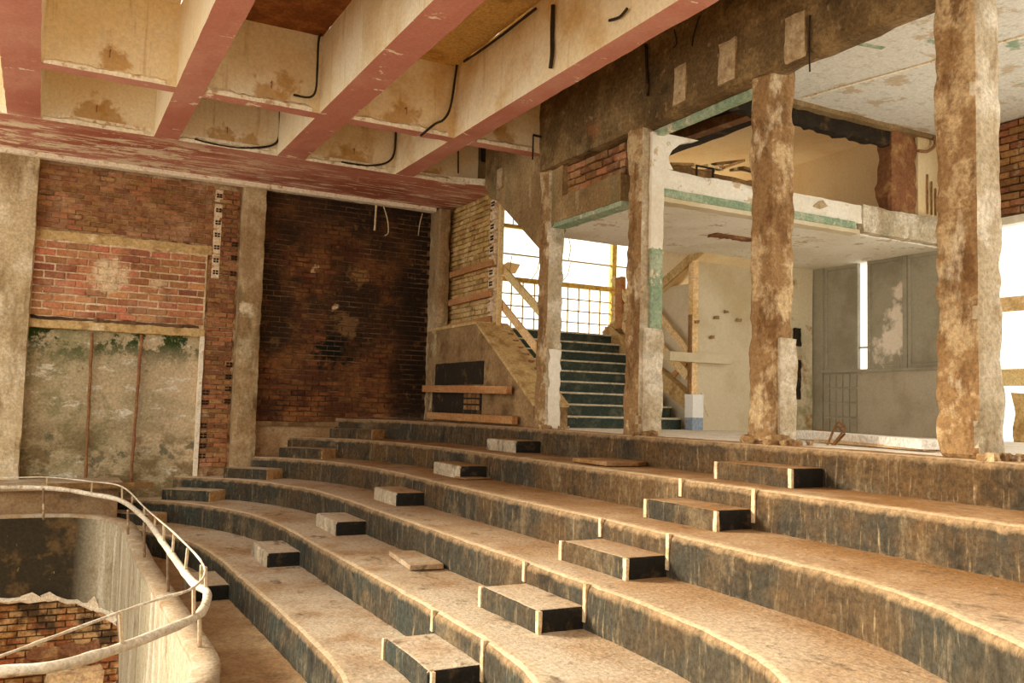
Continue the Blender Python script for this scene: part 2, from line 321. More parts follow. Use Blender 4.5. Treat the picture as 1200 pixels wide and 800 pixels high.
M_para = mat('brown_parapet', (.29, .18, .085), [dict(c=(.40, .27, .13), s=1.2, lo=.46, hi=.6), dict(c=(.16, .09, .04), s=2.2, lo=.52, hi=.68)], bump=.3)
M_para_top = mat('ochre_parapet_top', (.62, .44, .20), [dict(c=(.42, .26, .10), s=4, lo=.5, hi=.62), dict(c=(.78, .62, .38), s=3, lo=.58, hi=.7)], bump=.3)
M_frame = mat('ochre_window_frame', (.50, .38, .12), [dict(c=(.33, .22, .06), s=5, lo=.5, hi=.65)], bump=.2)
M_bar = mat('glazing_bar', (.42, .35, .16), bump=0)
M_pipe = mat('painted_handrail', (.66, .58, .45), [dict(c=(.80, .74, .62), s=2, lo=.45, hi=.6), dict(c=(.36, .2, .08), s=7, lo=.60, hi=.68)], bump=.2, rough=.6)
M_post = mat('rusty_post', (.22, .14, .08), [dict(c=(.55, .42, .26), s=6, lo=.5, hi=.6)], bump=.3)
M_postp = mat('pale_post', (.58, .46, .30), [dict(c=(.25, .14, .06), s=8, lo=.55, hi=.65)], bump=.3)
M_coping = mat('pit_coping', (.40, .30, .19), [dict(c=(.50, .42, .31), s=2.4, lo=.46, hi=.6), dict(c=(.36, .23, .12), s=3, lo=.53, hi=.66)], bump=.3)
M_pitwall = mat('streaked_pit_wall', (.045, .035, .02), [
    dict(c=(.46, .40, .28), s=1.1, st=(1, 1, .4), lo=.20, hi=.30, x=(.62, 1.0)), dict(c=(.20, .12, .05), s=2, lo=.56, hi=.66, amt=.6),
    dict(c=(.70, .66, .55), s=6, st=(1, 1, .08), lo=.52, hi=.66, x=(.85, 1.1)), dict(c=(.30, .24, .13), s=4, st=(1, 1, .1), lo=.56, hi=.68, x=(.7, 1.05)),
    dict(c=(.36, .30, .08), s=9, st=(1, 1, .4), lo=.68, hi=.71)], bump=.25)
M_pitbrick = mat('orange_pit_brick', (.28, .11, .035), [dict(c=(.50, .30, .13), s=1.6, r=.7, lo=.48, hi=.54), dict(c=(.08, .045, .02), s=1.5, lo=.52, hi=.6)], vary=.3, bump=.4)
M_debris = mat('sandy_rubble_slab', (.66, .46, .25), [dict(c=(.35, .2, .1), s=5, lo=.5, hi=.62), dict(c=(.8, .66, .45), s=3, lo=.55, hi=.7)], bump=.4)
M_rag = mat('torn_plaster_edge', (.86, .76, .60), bump=.3)
M_cable = mat('black_conduit', (.035, .024, .016), bump=0, rough=.6)
M_cable_b = mat('brown_rod', (.30, .17, .08), bump=0)
M_cable_w = mat('pale_rod', (.70, .56, .36), bump=0)
M_shut = mat('grey_shutter', (.38, .35, .27), [dict(c=(.30, .27, .20), s=1.4, lo=.45, hi=.6)], bump=.1, rough=.6, grit=.1)
M_shut_peel = mat('peeled_shutter', (.38, .35, .27), [dict(c=(.30, .27, .20), s=1.4, lo=.45, hi=.6),
    dict(c=(.84, .76, .66), s=3.2, at=(13.06, 10.40, 1.30, .36)), dict(c=(.84, .76, .66), s=3.2, at=(13.06, 10.36, 1.78, .24)), dict(c=(.84, .76, .66), s=3.2, at=(13.06, 10.28, 1.5, .2)), dict(c=(.80, .70, .6), s=3, at=(13.06, 10.30, 2.15, .13))], bump=.1, rough=.6, grit=.08)
M_greywall = mat('grey_dado', (.47, .42, .33), [dict(c=(.39, .34, .25), s=1.2, lo=.45, hi=.6)], bump=.12, grit=.1)
M_board = mat('white_board', (.86, .83, .76), [dict(c=(.55, .46, .33), s=5, lo=.6, hi=.7)], bump=.15)
M_ped = mat('white_pedestal_paint', (.90, .92, .93), [dict(c=(.6, .55, .45), s=9, lo=.68, hi=.72)], bump=.1, grit=.05)
M_pedb = mat('blue_pedestal_paint', (.30, .38, .50), bump=.1)
M_glassm = bpy.data.materials.new('dusty_glass'); M_glassm.use_nodes = True
_b = M_glassm.node_tree.nodes['Principled BSDF']; _b.inputs['Base Color'].default_value = (.95, .95, .9, 1); _b.inputs['Roughness'].default_value = .1
_b.inputs['Transmission Weight'].default_value = 1; _b.inputs['IOR'].default_value = 1.02; _b.inputs['Alpha'].default_value = .35

Z0, H = -.3234, .36
Z = [Z0 - H*i for i in range(7)]
YB = 16.8                                     # plane of the back wall

# ------------------------------------------------------------------ seating tiers
CURVES = [
 [(5.1,16.78),(5.95,16.1),(6.45,14.8),(6.65,13),(6.65,11),(6.65,9),(6.65,7),(6.65,5),(6.65,3.4),(6.6,1.8),(6.35,.2),(5.7,-1.2),(4.2,-2.4),(-7,-2.8)],
 [(4.2,16.78),(5.05,16.0),(5.55,14.7),(5.76,13),(5.76,11),(5.76,9),(5.76,7),(5.74,5),(5.68,3.6),(5.45,2.2),(5.0,1.0),(4.2,-.3),(2.8,-1.3),(-7,-1.9)],
 [(3.25,16.78),(4.15,15.9),(4.68,14.6),(4.84,13),(4.8,11),(4.8,9),(4.8,7),(4.76,5),(4.62,3.8),(4.1,2.6),(3.4,1.5),(2.6,.5),(1.4,-.4),(-7,-1.0)],
 [(2.2,16.78),(3.2,15.95),(3.8,14.5),(3.98,13),(3.98,11),(3.98,9),(3.98,7),(3.93,5.2),(3.74,4.0),(3.35,3.3),(2.8,2.8),(2.0,2.4),(.8,2.2),(-7,2.1)],
 [(1.25,16.78),(2.25,15.85),(2.92,14.3),(3.1,12.8),(3.1,11),(3.1,9.2),(3.1,7.6),(3.07,6.2),(2.93,5.2),(2.6,4.5),(2.1,4.0),(1.4,3.7),(.5,3.5),(-7,3.4)],
 [(.3,16.5),(1.35,15.65),(2.02,14.2),(2.21,12.8),(2.24,11),(2.25,9.6),(2.25,8.4),(2.22,7.2),(2.08,6.4),(1.75,5.7),(1.3,5.2),(.7,4.9),(0,4.75),(-7,4.65)]]
SC = [smooth_line([(x, y, 0) for x, y in c], 14) for c in CURVES]
def nrm(line, k):
    t = (line[min(k+1, len(line)-1)] - line[max(k-1, 0)]).normalized()
    return Vector((t.y, -t.x, 0))            # towards the pit for curves run far to near
def jit(p, s=3.0, a=.012): return a*fbm(p, s)
ORD = ['topmost, directly under the row of columns', 'second from the top', 'third from the top', 'third from the pit', 'second from the pit', 'lowest, beside the pit railing']
for i in range(6):
    line = SC[i]; z = Z[i]; zb = Z[i+1]
    root = thing('seating_tier', (line[60].x, line[60].y, zb), 'curved concrete seating tier, ' + ORD[i], 'seating tier', 'curved concrete seating tiers')
    bm = bmesh.new(); cols = []
    prof = [(0, zb-.02), (.004, zb+.06), (0, zb+.14), (0, z-.15), (0, z-.08), (-.006, z-.040), (-.024, z-.012), (-.065, z)]; wear = [.42, .12, 0, 0, .22, .62, .8, .8]; wl_ = bm.verts.layers.float.new('wear')
    for k, p in enumerate(line):
        n = nrm(line, k)
        n = n if n.x < 0 or abs(n.x) < .99 else n
        c = []
        for a, (o, zz) in enumerate(prof):
            q = p + n*o; q = Vector((q.x, q.y, zz))
            q += n*jit(q, 4, .02)*(1 if a < 7 else 0)
            if a >= 5: q.z += .012*fbm((q.x, q.y, z), 6)
            vv = bm.verts.new(q); vv[wl_] = wear[a] + .10*fbm(q, 3); c.append(vv)
        cols.append(c)
    for a, b in zip(cols, cols[1:]):
        for r in range(len(prof)-1): bm.faces.new([a[r], a[r+1], b[r+1], b[r]])
    bmesh.ops.recalc_face_normals(bm, faces=bm.faces[:])
    # tread body behind the nosing
    bm.faces.ensure_lookup_table()
    for q_, f in enumerate(bm.faces): f.material_index = 1 if q_ % (len(prof)-1) >= len(prof)-2 else 0
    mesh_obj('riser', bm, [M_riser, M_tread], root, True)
    bm = bmesh.new(); rows = []; wl_ = bm.verts.layers.float.new('wear')
    for k, p in enumerate(line):
        n = nrm(line, k); a = p - n*.065
        if i == 0: b = Vector((7.0, p.y, 0)) if p.y > -3.2 else p; b = Vector((7.0, max(-5, p.y), 0))
        else: b = SC[i-1][k] - nrm(SC[i-1], k)*.02
        row = []
        for t in range(6):
            q = a.lerp(b, (0, .12, .3, .55, .8, 1)[t]); q = Vector((q.x, q.y, z + .012*fbm((q.x, q.y, z), 6)*(1 if t == 0 else .5) + .012*fbm(q, 1.5)*(0 < t < 5)))
            vv = bm.verts.new(q); vv[wl_] = (.75, .35, .1, 0, .0, .1)[t]; row.append(vv)
        rows.append(row)
    for a, b in zip(rows, rows[1:]):
        for t in range(5): bm.faces.new([a[t], b[t], b[t+1], a[t+1]])
    bmesh.ops.recalc_face_normals(bm, faces=bm.faces[:])
    if sum(f.normal.z for f in bm.faces) < 0:
        for f in bm.faces: f.normal_flip()
    mesh_obj('tread', bm, M_tread, root, True)
    # pale plaster strips down the riser where the right-hand aisle crosses it
    if 1 <= i <= 4:
        for yy in ((7.12, 6.08)):
            kx = min(range(len(line)), key=lambda k: abs(line[k].y-yy)); x = line[kx].x
            bm = rough_box((x-.014, yy-.022, z-.30 if yy < 6.5 else z-.17), (x+.02, yy+.022, z+.006), .05, .006, 8)
            mesh_obj('corner_strip', bm, M_strip, root)

# ------------------------------------------------------------------ step blocks in the three aisles
def step_block(i, ya, yb, depth, label, group, far=False, strips=False):
    """a poured half step on tread i against the riser of curve i-1, between ya and yb (or along the last metre of the curve)"""
    L = SC[i-1]
    ks = [k for k in range(len(L)) if yb <= L[k].y <= ya] if not far else [k for k in range(len(L)) if far[0] <= (L[k]-L[0]).length <= far[1]]
    P = [L[k] + nrm(L, k)*.0 for k in ks]; Q = [L[k] + nrm(L, k)*(depth + (.012*fbm(L[k], 5))) for k in ks]
    if not far:                               # straight run: exact ends
        P = [Vector((L[ks[0]].x, ya, 0))] + P[1:-1] + [Vector((L[ks[-1]].x, yb, 0))]
        Q = [Vector((P[0].x-depth, ya, 0))] + Q[1:-1] + [Vector((P[-1].x-depth, yb, 0))]
    z = Z[i]; top = z + H*.5
    c = (P[0]+Q[-1])/2
    root = thing('step_block', (c.x, c.y, z), label, 'step', group)
    bm = bmesh.new()
    lo_p = [bm.verts.new((p.x+.02, p.y, z-.01)) for p in P]; lo_q = [bm.verts.new((q.x, q.y, z-.01)) for q in Q]
    up_p = [bm.verts.new((p.x+.02, p.y, top+.006*fbm(p, 5))) for p in P]; up_q = [bm.verts.new((q.x, q.y, top+.008*fbm(q, 5))) for q in Q]
    n = len(P)
    for k in range(n-1):
        f = bm.faces.new([up_p[k], up_q[k], up_q[k+1], up_p[k+1]]); f.material_index = 0
        f = bm.faces.new([up_q[k], lo_q[k], lo_q[k+1], up_q[k+1]]); f.material_index = 1
        bm.faces.new([up_p[k], up_p[k+1], lo_p[k+1], lo_p[k]])
    f = bm.faces.new([up_p[0], lo_p[0], lo_q[0], up_q[0]]); f.material_index = 1
    f = bm.faces.new([up_p[-1], up_q[-1], lo_q[-1], lo_p[-1]]); f.material_index = 2
    bmesh.ops.recalc_face_normals(bm, faces=bm.faces[:])
    es = [e for e in bm.edges if len(e.link_faces) == 2 and e.calc_face_angle(0) > .8 and max(v.co.z for v in e.verts) > z+.05]
    bmesh.ops.bevel(bm, geom=es, offset=.028, segments=3, affect='EDGES', profile=.5, material=-1)
    mesh_obj('concrete_body', bm, [M_tread, M_riser if (strips or far) else M_front_pale, M_block_tan if far else M_block_dark], root, False)
    if strips:
        for yy in (ya, yb):
            x = P[0].x - depth
            mesh_obj('corner_strip', rough_box((x-.012, yy-.022 - (.01 if yy == yb else -.01), z), (x+.02, yy+.022 - (.01 if yy == yb else -.01), top-.004), .05, .006, 8), M_strip, root)
    return root
NM = ['', 'highest of its flight, against the topmost tier', 'second step down of its flight', 'third step down of its flight', 'fourth step of its flight', 'second lowest step of its flight', 'lowest one, behind the railing']
for i in range(1, 7):
    step_block(i, 12.5, 11.5, .42 if i < 6 else .4, 'small black-ended half step in the middle aisle, ' + NM[i], 'half steps of the middle aisle')
for i in range(1, 6):
    step_block(i, 7.1, 6.1, .44, 'wide half step in the right aisle, ' + ['', 'highest of its flight, under the third column', 'second step down with pale corner strips', 'middle step of its flight', 'second lowest of its flight', 'lowest, at the bottom of the picture'][i], 'half steps of the right aisle', strips=True)
for i in range(1, 6):
    step_block(i, 0, 0, .46, 'tan-ended half step by the back brick wall, ' + ['', 'highest of the far flight', 'second down of the far flight', 'middle one of the far flight', 'beside the foot of the old doorway', 'lowest one beyond the pit rail'][i], 'half steps of the far aisle by the back wall', far=(.02, 1.05))
# loose slabs lying on treads
def slab(pts, z, h, label, m, cat='slab'):
    bm = bmesh.new(); prism(bm, pts, 'Z', z, z+h)
    bmesh.ops.bevel(bm, geom=[e for e in bm.edges], offset=.006, segments=1, affect='EDGES')
    o = mesh_obj('loose_slab', bm, m, None); return tag(o, label, cat, 'loose slabs on the treads')
slab([(3.67,9.78),(3.56,8.84),(3.93,8.8),(3.96,9.0),(3.97,9.72)], Z[4]+.012, .055, 'flat thin brown slab lying on a tread in the middle of the tiers', M_tread)
slab([(6.02,9.6),(6.0,8.80),(6.42,8.74),(6.62,8.85),(6.62,9.62)], Z[1]+.008, .05, 'flat dark slab at the foot of the topmost tier below the second column', M_tread)
slab([(5.62,11.7),(5.3,11.6),(5.32,11.25),(5.72,11.3)][::-1], Z[2]+.008, .02, 'thin brown plate beside a black-ended half step', M_tread)

# ------------------------------------------------------------------ floors
bm = bmesh.new(); prism(bm, [(-7,4.5),(2.6,4.5),(2.6,16.8),(-7,16.8)], 'Z', Z[6]-.2, Z[6])
# opening for the pit is left by building the ring floor as four pieces
bm.free()
PIT = [(1.20,14.2),(1.08,14.9),(.72,15.35),(.2,15.5),(-1,15.5),(-4.5,15.5),(-5.6,14.5),(-5.8,11),(-5.6,7.3),(-4.5,6.1),(-1.2,6.1),(-.2,6.15),(.5,6.32),(.95,6.7),(1.17,7.3),(1.2,8.2),(1.2,10),(1.2,12)]
PITL = smooth_line([(x, y, 0) for x, y in PIT], 6, True)
cen = Vector((-2.3, 10.8, 0))
def pit_off(k, d):
    n = len(PITL); t = (PITL[(k+1) % n]-PITL[k-1]).normalized(); nn = Vector((t.y, -t.x, 0))
    if nn.dot(PITL[k]-cen) < 0: nn = -nn
    return PITL[k] + nn*d
def copz(y): return -2.05 + .20*max(0, min(1, (y-12.0)/3.5))
bm = bmesh.new(); inner = []; outer = []
for k in range(len(PITL)):
    q = pit_off(k, .12); d = (q-cen)
    inner.append(bm.verts.new((q.x, q.y, Z[6])))
    sx = max(abs(d.x)/ (5.2 if d.x > 0 else 4.6), abs(d.y)/6.2)
    o = cen + d/sx; outer.append(bm.verts.new((o.x, o.y, Z[6])))
n = len(PITL)
for k in range(n): bm.faces.new([inner[k], outer[k], outer[(k+1) % n], inner[(k+1) % n]])
bmesh.ops.recalc_face_normals(bm, faces=bm.faces[:])
for f in bm.faces:
    if f.normal.z < 0: f.normal_flip()
tag(mesh_obj('floor', bm, M_ring), kind='structure')
bm = BOX((6.97, -5, Z0-.35), (13.3, 12.35, Z0)); tag(mesh_obj('floor', bm, M_plat), kind='structure')
bm = BOX((6.97, 12.35, Z0-.35), (10.3, 16.9, Z0)); tag(mesh_obj('floor', bm, M_plat), kind='structure')
# landing in front of the old doorway
lr = struct_root('floor', (0, 16, Z[3]))
mesh_obj('landing_top', rough_box((-7, 15.85, Z[3]-.12), (1.3, 16.75, Z[3]), .3, .012), M_coping, lr)
mesh_obj('landing_face', rough_box((-7, 15.95, Z[6]-.05), (1.25, 16.75, Z[3]-.12), .3, .02), M_ring, lr)
mesh_obj('edge_shadow_strip', rough_box((.2, 15.75, Z[3]-.09), (1.75, 15.86, Z[3]-.01), .2, .01), M_wood_dark, lr)  # dark strip drawn for the shadow and ledge along the landing edge
# ground inside the pit
tag(mesh_obj('floor', BOX((-7, 5, -4.9), (1.6, 16.6, -4.7)), M_debris), kind='structure')

# ------------------------------------------------------------------ pit wall
pr = thing('pit_wall', (1.2, 10, Z[6]), 'curved low parapet wall around the sunken pit with pale coping and black stained inner face', 'wall')
bm = bmesh.new(); rows = []
for k in range(n):
    a = pit_off(k, 0); b = pit_off(k, .11); c = pit_off(k, .21); z = copz(a.y)
    ring = [(a.x, a.y, z-.05), (a.x, a.y, z-.012), ((a.x*.93+b.x*.07), (a.y*.93+b.y*.07), z), (b.x, b.y, z+.004*fbm(b, 5)), (c.x*.93+b.x*.07, c.y*.93+b.y*.07, z), (c.x, c.y, z-.015), (c.x, c.y, Z[6]-.05)]
    rows.append([bm.verts.new(Vector(v) + Vector((0, 0, .003*fbm(Vector(v), 7)))) for v in ring])
for k in range(n):
    a, b = rows[k], rows[(k+1) % n]
    for r in range(6): bm.faces.new([a[r], a[r+1], b[r+1], b[r]])
bmesh.ops.recalc_face_normals(bm, faces=bm.faces[:])
mesh_obj('coping', bm, M_coping, pr, True)
# inner face: ends in a ragged edge at the far side, brickwork bared below it
bm = bmesh.new(); rows = []; edge_pts = []
for k in range(n):
    a = pit_off(k, 0); zt = copz(a.y)-.05
    far = max(0, min(1, (a.y-13.0)/1.0)) if a.x > -4 else 0
    zl = -4.7*(1-far) + far*(-3.13 + .10*fbm(a, 5) - .16*max(0, (a.x-.2)))
    col = []
    for r in range(9):
        zz = zt + (zl-zt)*r/8; q = pit_off(k, .012*fbm(Vector((a.x, a.y, zz)), 1.5)); col.append(bm.verts.new((q.x, q.y, zz)))
    rows.append(col)
    if far > .3: edge_pts.append(Vector((a.x, a.y, zl)))
for k in range(n):
    a, b = rows[k], rows[(k+1) % n]
    for r in range(8): bm.faces.new([a[r], b[r], b[r+1], a[r+1]])
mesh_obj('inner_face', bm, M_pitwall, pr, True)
edge_pts.sort(key=lambda p: p.x)
ep = [p for p in edge_pts if p.x > -1.5 and p.y > 14.0]
if len(ep) > 3:
    ep.sort(key=lambda p: math.atan2(p.y-cen.y, p.x-cen.x))
    bm = bmesh.new(); prevs = None
    for i_, p in enumerate(ep):
        w = .05 + .10*abs(fbm(p, 6)) ; q = p + (cen-p).normalized()*Vector((1,1,0)).x*0
        d = (Vector((cen.x, cen.y, p.z))-p).normalized()
        vs = [bm.verts.new(p + Vector((0, 0, w*.6))), bm.verts.new(p + d*.07 + Vector((0, 0, .01))), bm.verts.new(p + Vector((0, 0, -.03)))]
        if prevs:
            for r in range(2): bm.faces.new([prevs[r], prevs[r+1], vs[r+1], vs[r]])
        prevs = vs
    mesh_obj('torn_edge', bm, M_rag, pr)
rf = random.Random(4)
for p in ep[::1]:
    if rf.random() < .16 and p.x > -.6:
        d = (Vector((cen.x, cen.y, p.z))-p).normalized(); t_ = Vector((-d.y, d.x, 0)); w_ = rf.uniform(.10, .30)
        bm = bmesh.new(); vs = [bm.verts.new(q) for q in (p - t_*w_ + d*.02, p + t_*w_ + d*.03, p + t_*rf.uniform(-.05, .1) + d*rf.uniform(.05, .12) + Vector((0, 0, rf.uniform(.10, .22))), p + d*.02 - Vector((0, 0, .05)))]
        for a_, b_, c_ in ((0, 1, 2), (0, 3, 1), (1, 3, 2), (0, 2, 3)): bm.faces.new([vs[a_], vs[b_], vs[c_]])
        bmesh.ops.recalc_face_normals(bm, faces=bm.faces[:]); mesh_obj('plaster_flake', bm, M_rag, pr)
# bared bricks under the torn edge
pb = struct_root('wall_pit', (0, 15.3, -3.8))
mesh_obj('backing', BOX((-1.6, 15.62, -4.7), (1.5, 15.8, -2.4)), M_mortar_dark, pb)

# ------------------------------------------------------------------ brick laying
def brick_mesh(name, l, h, d, seed, m, holes=False):
    bm = bmesh.new(); rnd = random.Random(seed)
    box(bm, (-l/2, -d/2, -h/2), (l/2, d/2, h/2))
    fr = [f for f in bm.faces if f.normal.y < -.5 or f.calc_center_median().y < -d/2+.001]
    es = [e for f in fr for e in f.edges]
    bmesh.ops.bevel(bm, geom=list(set(es)), offset=min(.010, h*.12), segments=1, affect='EDGES')
    for v in bm.verts: v.co += Vector((rnd.uniform(-1, 1)*l*.02, rnd.uniform(-1, 1)*.006, rnd.uniform(-1, 1)*h*.05))
    me = bpy.data.meshes.new(name); bm.to_mesh(me); bm.free(); me.materials.append(m); return me
def lay(parent, plane, pv, u0, u1, z0, z1, ch, cl, m, joint=.014, depth=.06, cap=300, keep=None, rnd=None, rot=False):
    """courses of single bricks on a wall: plane 'Y' (faces the camera, u = X) or 'X' (faces left, u = Y)"""
    rnd = rnd or random.Random(int(pv*100)+int(u0*10)+int(z0*10)+5)
    variants = [brick_mesh('brick', cl-joint, ch-joint, depth, s, m) for s in range(5)]
    half = [brick_mesh('brick', cl/2-joint, ch-joint, depth, s+20, m) for s in range(3)]
    base = root_loc(parent); spots = []
    rows = int(round((z1-z0)/ch)); chh = (z1-z0)/rows
    for r in range(rows):
        z = z0 + (r+.5)*chh; u = u0 - (cl/2 if r % 2 else 0)
        while u < u1 - .02:
            a, b = max(u, u0), min(u+cl, u1)
            if b-a > cl*.3: spots.append(((a+b)/2, z, (b-a)))
            u += cl
    if keep: spots = [s for s in spots if keep(s[0], s[1])]
    rest = []
    if len(spots) > cap:
        order = list(range(len(spots))); rnd.shuffle(order); chosen = set(order[:cap]); rest = [spots[k] for k in range(len(spots)) if k not in chosen]; spots = [spots[k] for k in sorted(chosen)]
    for u, z, w in spots:
        me = variants[rnd.randrange(5)] if w > cl*.7 else half[rnd.randrange(3)]
        o = bpy.data.objects.new('brick', me); COL.objects.link(o); o.parent = parent
        off = rnd.uniform(-.014, .008)
        p = Vector((u, pv+off, z)) if plane == 'Y' else Vector((pv+off, u, z))
        o.location = p - base
        o.rotation_euler = (rnd.uniform(-.03, .03), rnd.uniform(-.022, .022), (0 if plane == 'Y' else -math.pi/2) + rnd.uniform(-.03, .03))
        w0 = (cl if w > cl*.7 else cl/2)
        o.scale = (min(1.05, max(.8, w/w0)), 1, rnd.uniform(.93, 1.05))
    if rest:
        bm = bmesh.new()
        for u, z, w in rest:
            off = rnd.uniform(-.014, .008); l = w-joint; h = chh-joint
            e = [rnd.uniform(-.006, .006) for _ in range(4)]
            if plane == 'Y': box(bm, (u-l/2+e[0], pv-depth/2+off, z-h/2+e[1]), (u+l/2+e[2], pv+depth/2, z+h/2+e[3]))
            else: box(bm, (pv-depth/2+off, u-l/2+e[0], z-h/2+e[1]), (pv+depth/2, u+l/2+e[2], z+h/2+e[3]))
        tag(mesh_obj('brickwork', bm, m, parent), kind='stuff')
lay(pb, 'Y', 15.6, -1.5, 1.4, -4.6, -2.6, .10, .26, M_pitbrick)
mesh_obj('ragged_dark_band', rough_box((.1, 15.5, -4.08), (1.1, 15.6, -3.86), .05, .09, 5, .05), M_wood_dark, pb)  # dark ragged strip across the bared bricks
for (x0, y0, w, d, h, zz, lab) in ((-.9, 12.6, 1.2, .8, .35, -4.7, 'broken sandy slab lying in the pit beside the bared bricks'), (.35, 14.7, .75, .5, .62, -4.7, 'upright block of sandy rubble at the foot of the pit wall')):
    o = mesh_obj('rubble_block', rough_box((x0, y0, zz), (x0+w, y0+d, zz+h), .15, .05, 2, .02), M_debris); tag(o, lab, 'rubble')

# ------------------------------------------------------------------ pit railing
rp = [at(x, y, 'Z', -1.6) for x, y in ((5,571),(65,572.5),(107,579),(143,587),(172,610),(195,641),(224,680),(242,693),(239,712),(227,724),(195,738),(143,758),(71,779),(6,786))]
def squash(p, zbase):
    """far end follows the rising coping, along the same curve"""
    k = max(0, min(1, (p.y-12.4)/4.6)); s = 1 - .11*k
    return p*s
rp = [squash(p, -1.6) for p in rp]
line = smooth_line([rp[0] + Vector((-2, .1, 0))] + rp + [rp[-1] + Vector((-1.2, .1, 0))], 8)
rr = thing('pit_railing', (1.3, 10, -2.05), 'low bent pipe railing with short posts and a thin top wire around the pit', 'railing')
mesh_obj('handrail_pipe', TUBE(line, .034, 10, .25), M_pipe, rr, True)
wp = [at(x, y, 'Z', -1.38) for x, y in ((5,559.5),(55,559),(107,564),(143,570),(169,594),(185,608),(208,628),(239,663),(227,688),(185,702),(141,717),(100,732),(65,745),(30,758),(5,767))]
wp = [squash(p, 0) for p in wp]; wp_end = wp[-1] + (wp[-1]-wp[-3])*3
mesh_obj('top_wire', TUBE(smooth_line([wp[0] + Vector((-2, .1, 0))] + wp + [wp_end], 5), .010, 6, .4), M_pipe, rr, True)
for x, yb, yt in ((51,605,572),(150,626,597),(169,654,612),(197,693,643),(234,758,716)):
    b = at(x, yb, 'Z', -2.05); b = squash(b, 0); t = at(x, yt, 'Y', b.y)
    mesh_obj('post', TUBE([b - Vector((0, 0, .05)), b, t], .017, 8), M_post, rr, True)
for x, yt, yb in ((55,559,574),(108,564,579),(143,570,587),(155,581,596),(169,594,609),(182,605,621),(192,614,635),(204,625,650),(220,642,671),(236,662,688),(241,664,690),(227,688,722),(141,717,757)):
    best = min(line, key=lambda p: (Vector(p).dot(CR)/Vector(p).dot(CF)*F_PX+600-x)**2 + (400-Vector(p).dot(CU)/Vector(p).dot(CF)*F_PX-yb)**2)
    t = at(x, yt, 'Y', best.y)
    mesh_obj('baluster', BEAM(best, t, .05, .02, (0, 1, 0)), M_postp, rr)

# ------------------------------------------------------------------ back wall
# left bay
wl = struct_root('wall_back', (1.2, YB, Z[3]))
mesh_obj('mortar_bed', rough_box((-.3, YB-.030, 1.2), (2.58, YB+.3, 2.65), .1, .006, 6), M_mortar, wl)
mesh_obj('mortar_bed', rough_box((-.3, YB+.010, 2.65), (3.3, YB+.3, 4.02), .1, .006, 6), M_mortar_brown, wl)
mesh_obj('mortar_bed', rough_box((2.56, YB+.0, Z[5]), (3.3, YB+.3, 2.65), .12, .006, 6), M_mortar_brown, wl)
lay(wl, 'Y', YB, -.2, 2.55, 1.30, 2.58, .128, .33, M_brick, .022, .09)
lay(wl, 'Y', YB+.03, -.2, 2.66, 2.80, 3.90, .092, .235, M_brick_up, .012, .07, cap=200)
mesh_obj('plaster_band', rough_box((-.2, YB-.05, 2.60), (2.66, YB+.05, 2.77), .09, .035, 5, .01), M_para_top, wl)
mesh_obj('broken_band', rough_box((-.2, YB-.05, 1.24), (2.5, YB+.02, 1.31), .06, .03, 9, .01), M_mortar_dark, wl)
wp2 = struct_root('wall_back', (2.9, YB, Z[4]))
lay(wp2, 'Y', YB+.02, 2.62, 3.12, -1.25, 3.85, .088, .235, M_brick_up, .012, .08, cap=300)
for zz in [3.72, 3.45, 3.22, 2.99, 2.76, 2.52, 2.30] :
    mesh_obj('hollow_tile', BOX((2.66, YB-.035, zz-.115), (2.80, YB+.02, zz+.115), .008), M_tile, wp2)
    for dx in (-.026, .026):
        for dz in (-.022, .022): mesh_obj('tile_hole', BOX((2.73+dx-.02, YB-.042, zz+dz-.016), (2.73+dx+.02, YB-.030, zz+dz+.016)), M_hole, wp2)
for xx, zz in [(3.06, v) for v in (.62, .40, .18, -.05)] + [(3.05, v) for v in (2.85, 2.6, 2.3)] + [(2.67, v) for v in (.10, -.08, -.50, -.68, -.86, -1.04)]:
    for dx in (-.030, .030):
        for dz in (-.024, .024): mesh_obj('tile_hole', BOX((xx+dx-.024, YB-.036, zz+dz-.018), (xx+dx+.024, YB-.018, zz+dz+.018)), M_hole, wp2)
# old doorway closed with plaster
dw = struct_root('door_1', (1.2, YB, Z[3]))
mesh_obj('plaster_panel', rough_box((-.35, YB+.06, Z[6]-.1), (2.6, YB+.2, 1.20), .12, .02, 2), M_mural, dw, True)
mesh_obj('lintel', rough_box((-.2, YB-.06, 1.10), (2.6, YB+.1, 1.24), .1, .02, 5, .005), M_para_top, dw)
mesh_obj('door_jamb', rough_box((2.53, YB-.05, Z[3]), (2.60, YB+.08, 1.12), .1, .008, 5), M_lip, dw)
for (x, yt), (x2, yb) in (((108,390),(100,563)), ((166,392),(153,566))):
    a = at(x, yt, 'Y', YB-.03); b = at(x2, yb, 'Y', YB-.03)
    o = mesh_obj('wall_pipe', TUBE([b + (a-b)*(k/14) + Vector((.006*math.sin(k*2.1), 0, 0)) for k in range(15)], .026, 8, .2), M_wood_dark)
    tag(o, 'thin rusty vertical pipe on the plastered doorway, ' + ('left one of the two' if x < 120 else 'right one of the two'), 'pipe', 'rusty pipes on the doorway plaster')
# pilasters
def pilaster(lo, hi, m, label, seed):
    o = mesh_obj('pilaster', rough_box(lo, hi, .09, .02, 3, .012, seed, chips=.05), m, None); return tag(o, label, 'pilaster')
pilaster((-1.0, YB-.22, Z[3]-.1), (-.2, YB+.1, 3.98), M_pil_left, 'pale plastered pilaster at the left end of the back wall', 3)
pilaster((3.14, YB-.22, -1.3), (3.56, YB+.1, 3.98), M_pil, 'brown plastered pilaster between the two brick bays of the back wall', 8)
pilaster((6.98, YB-.45, -.6), (7.22, YB+.1, 3.98), M_pil, 'narrow ochre pilaster in the back corner beside the stair wall', 15)
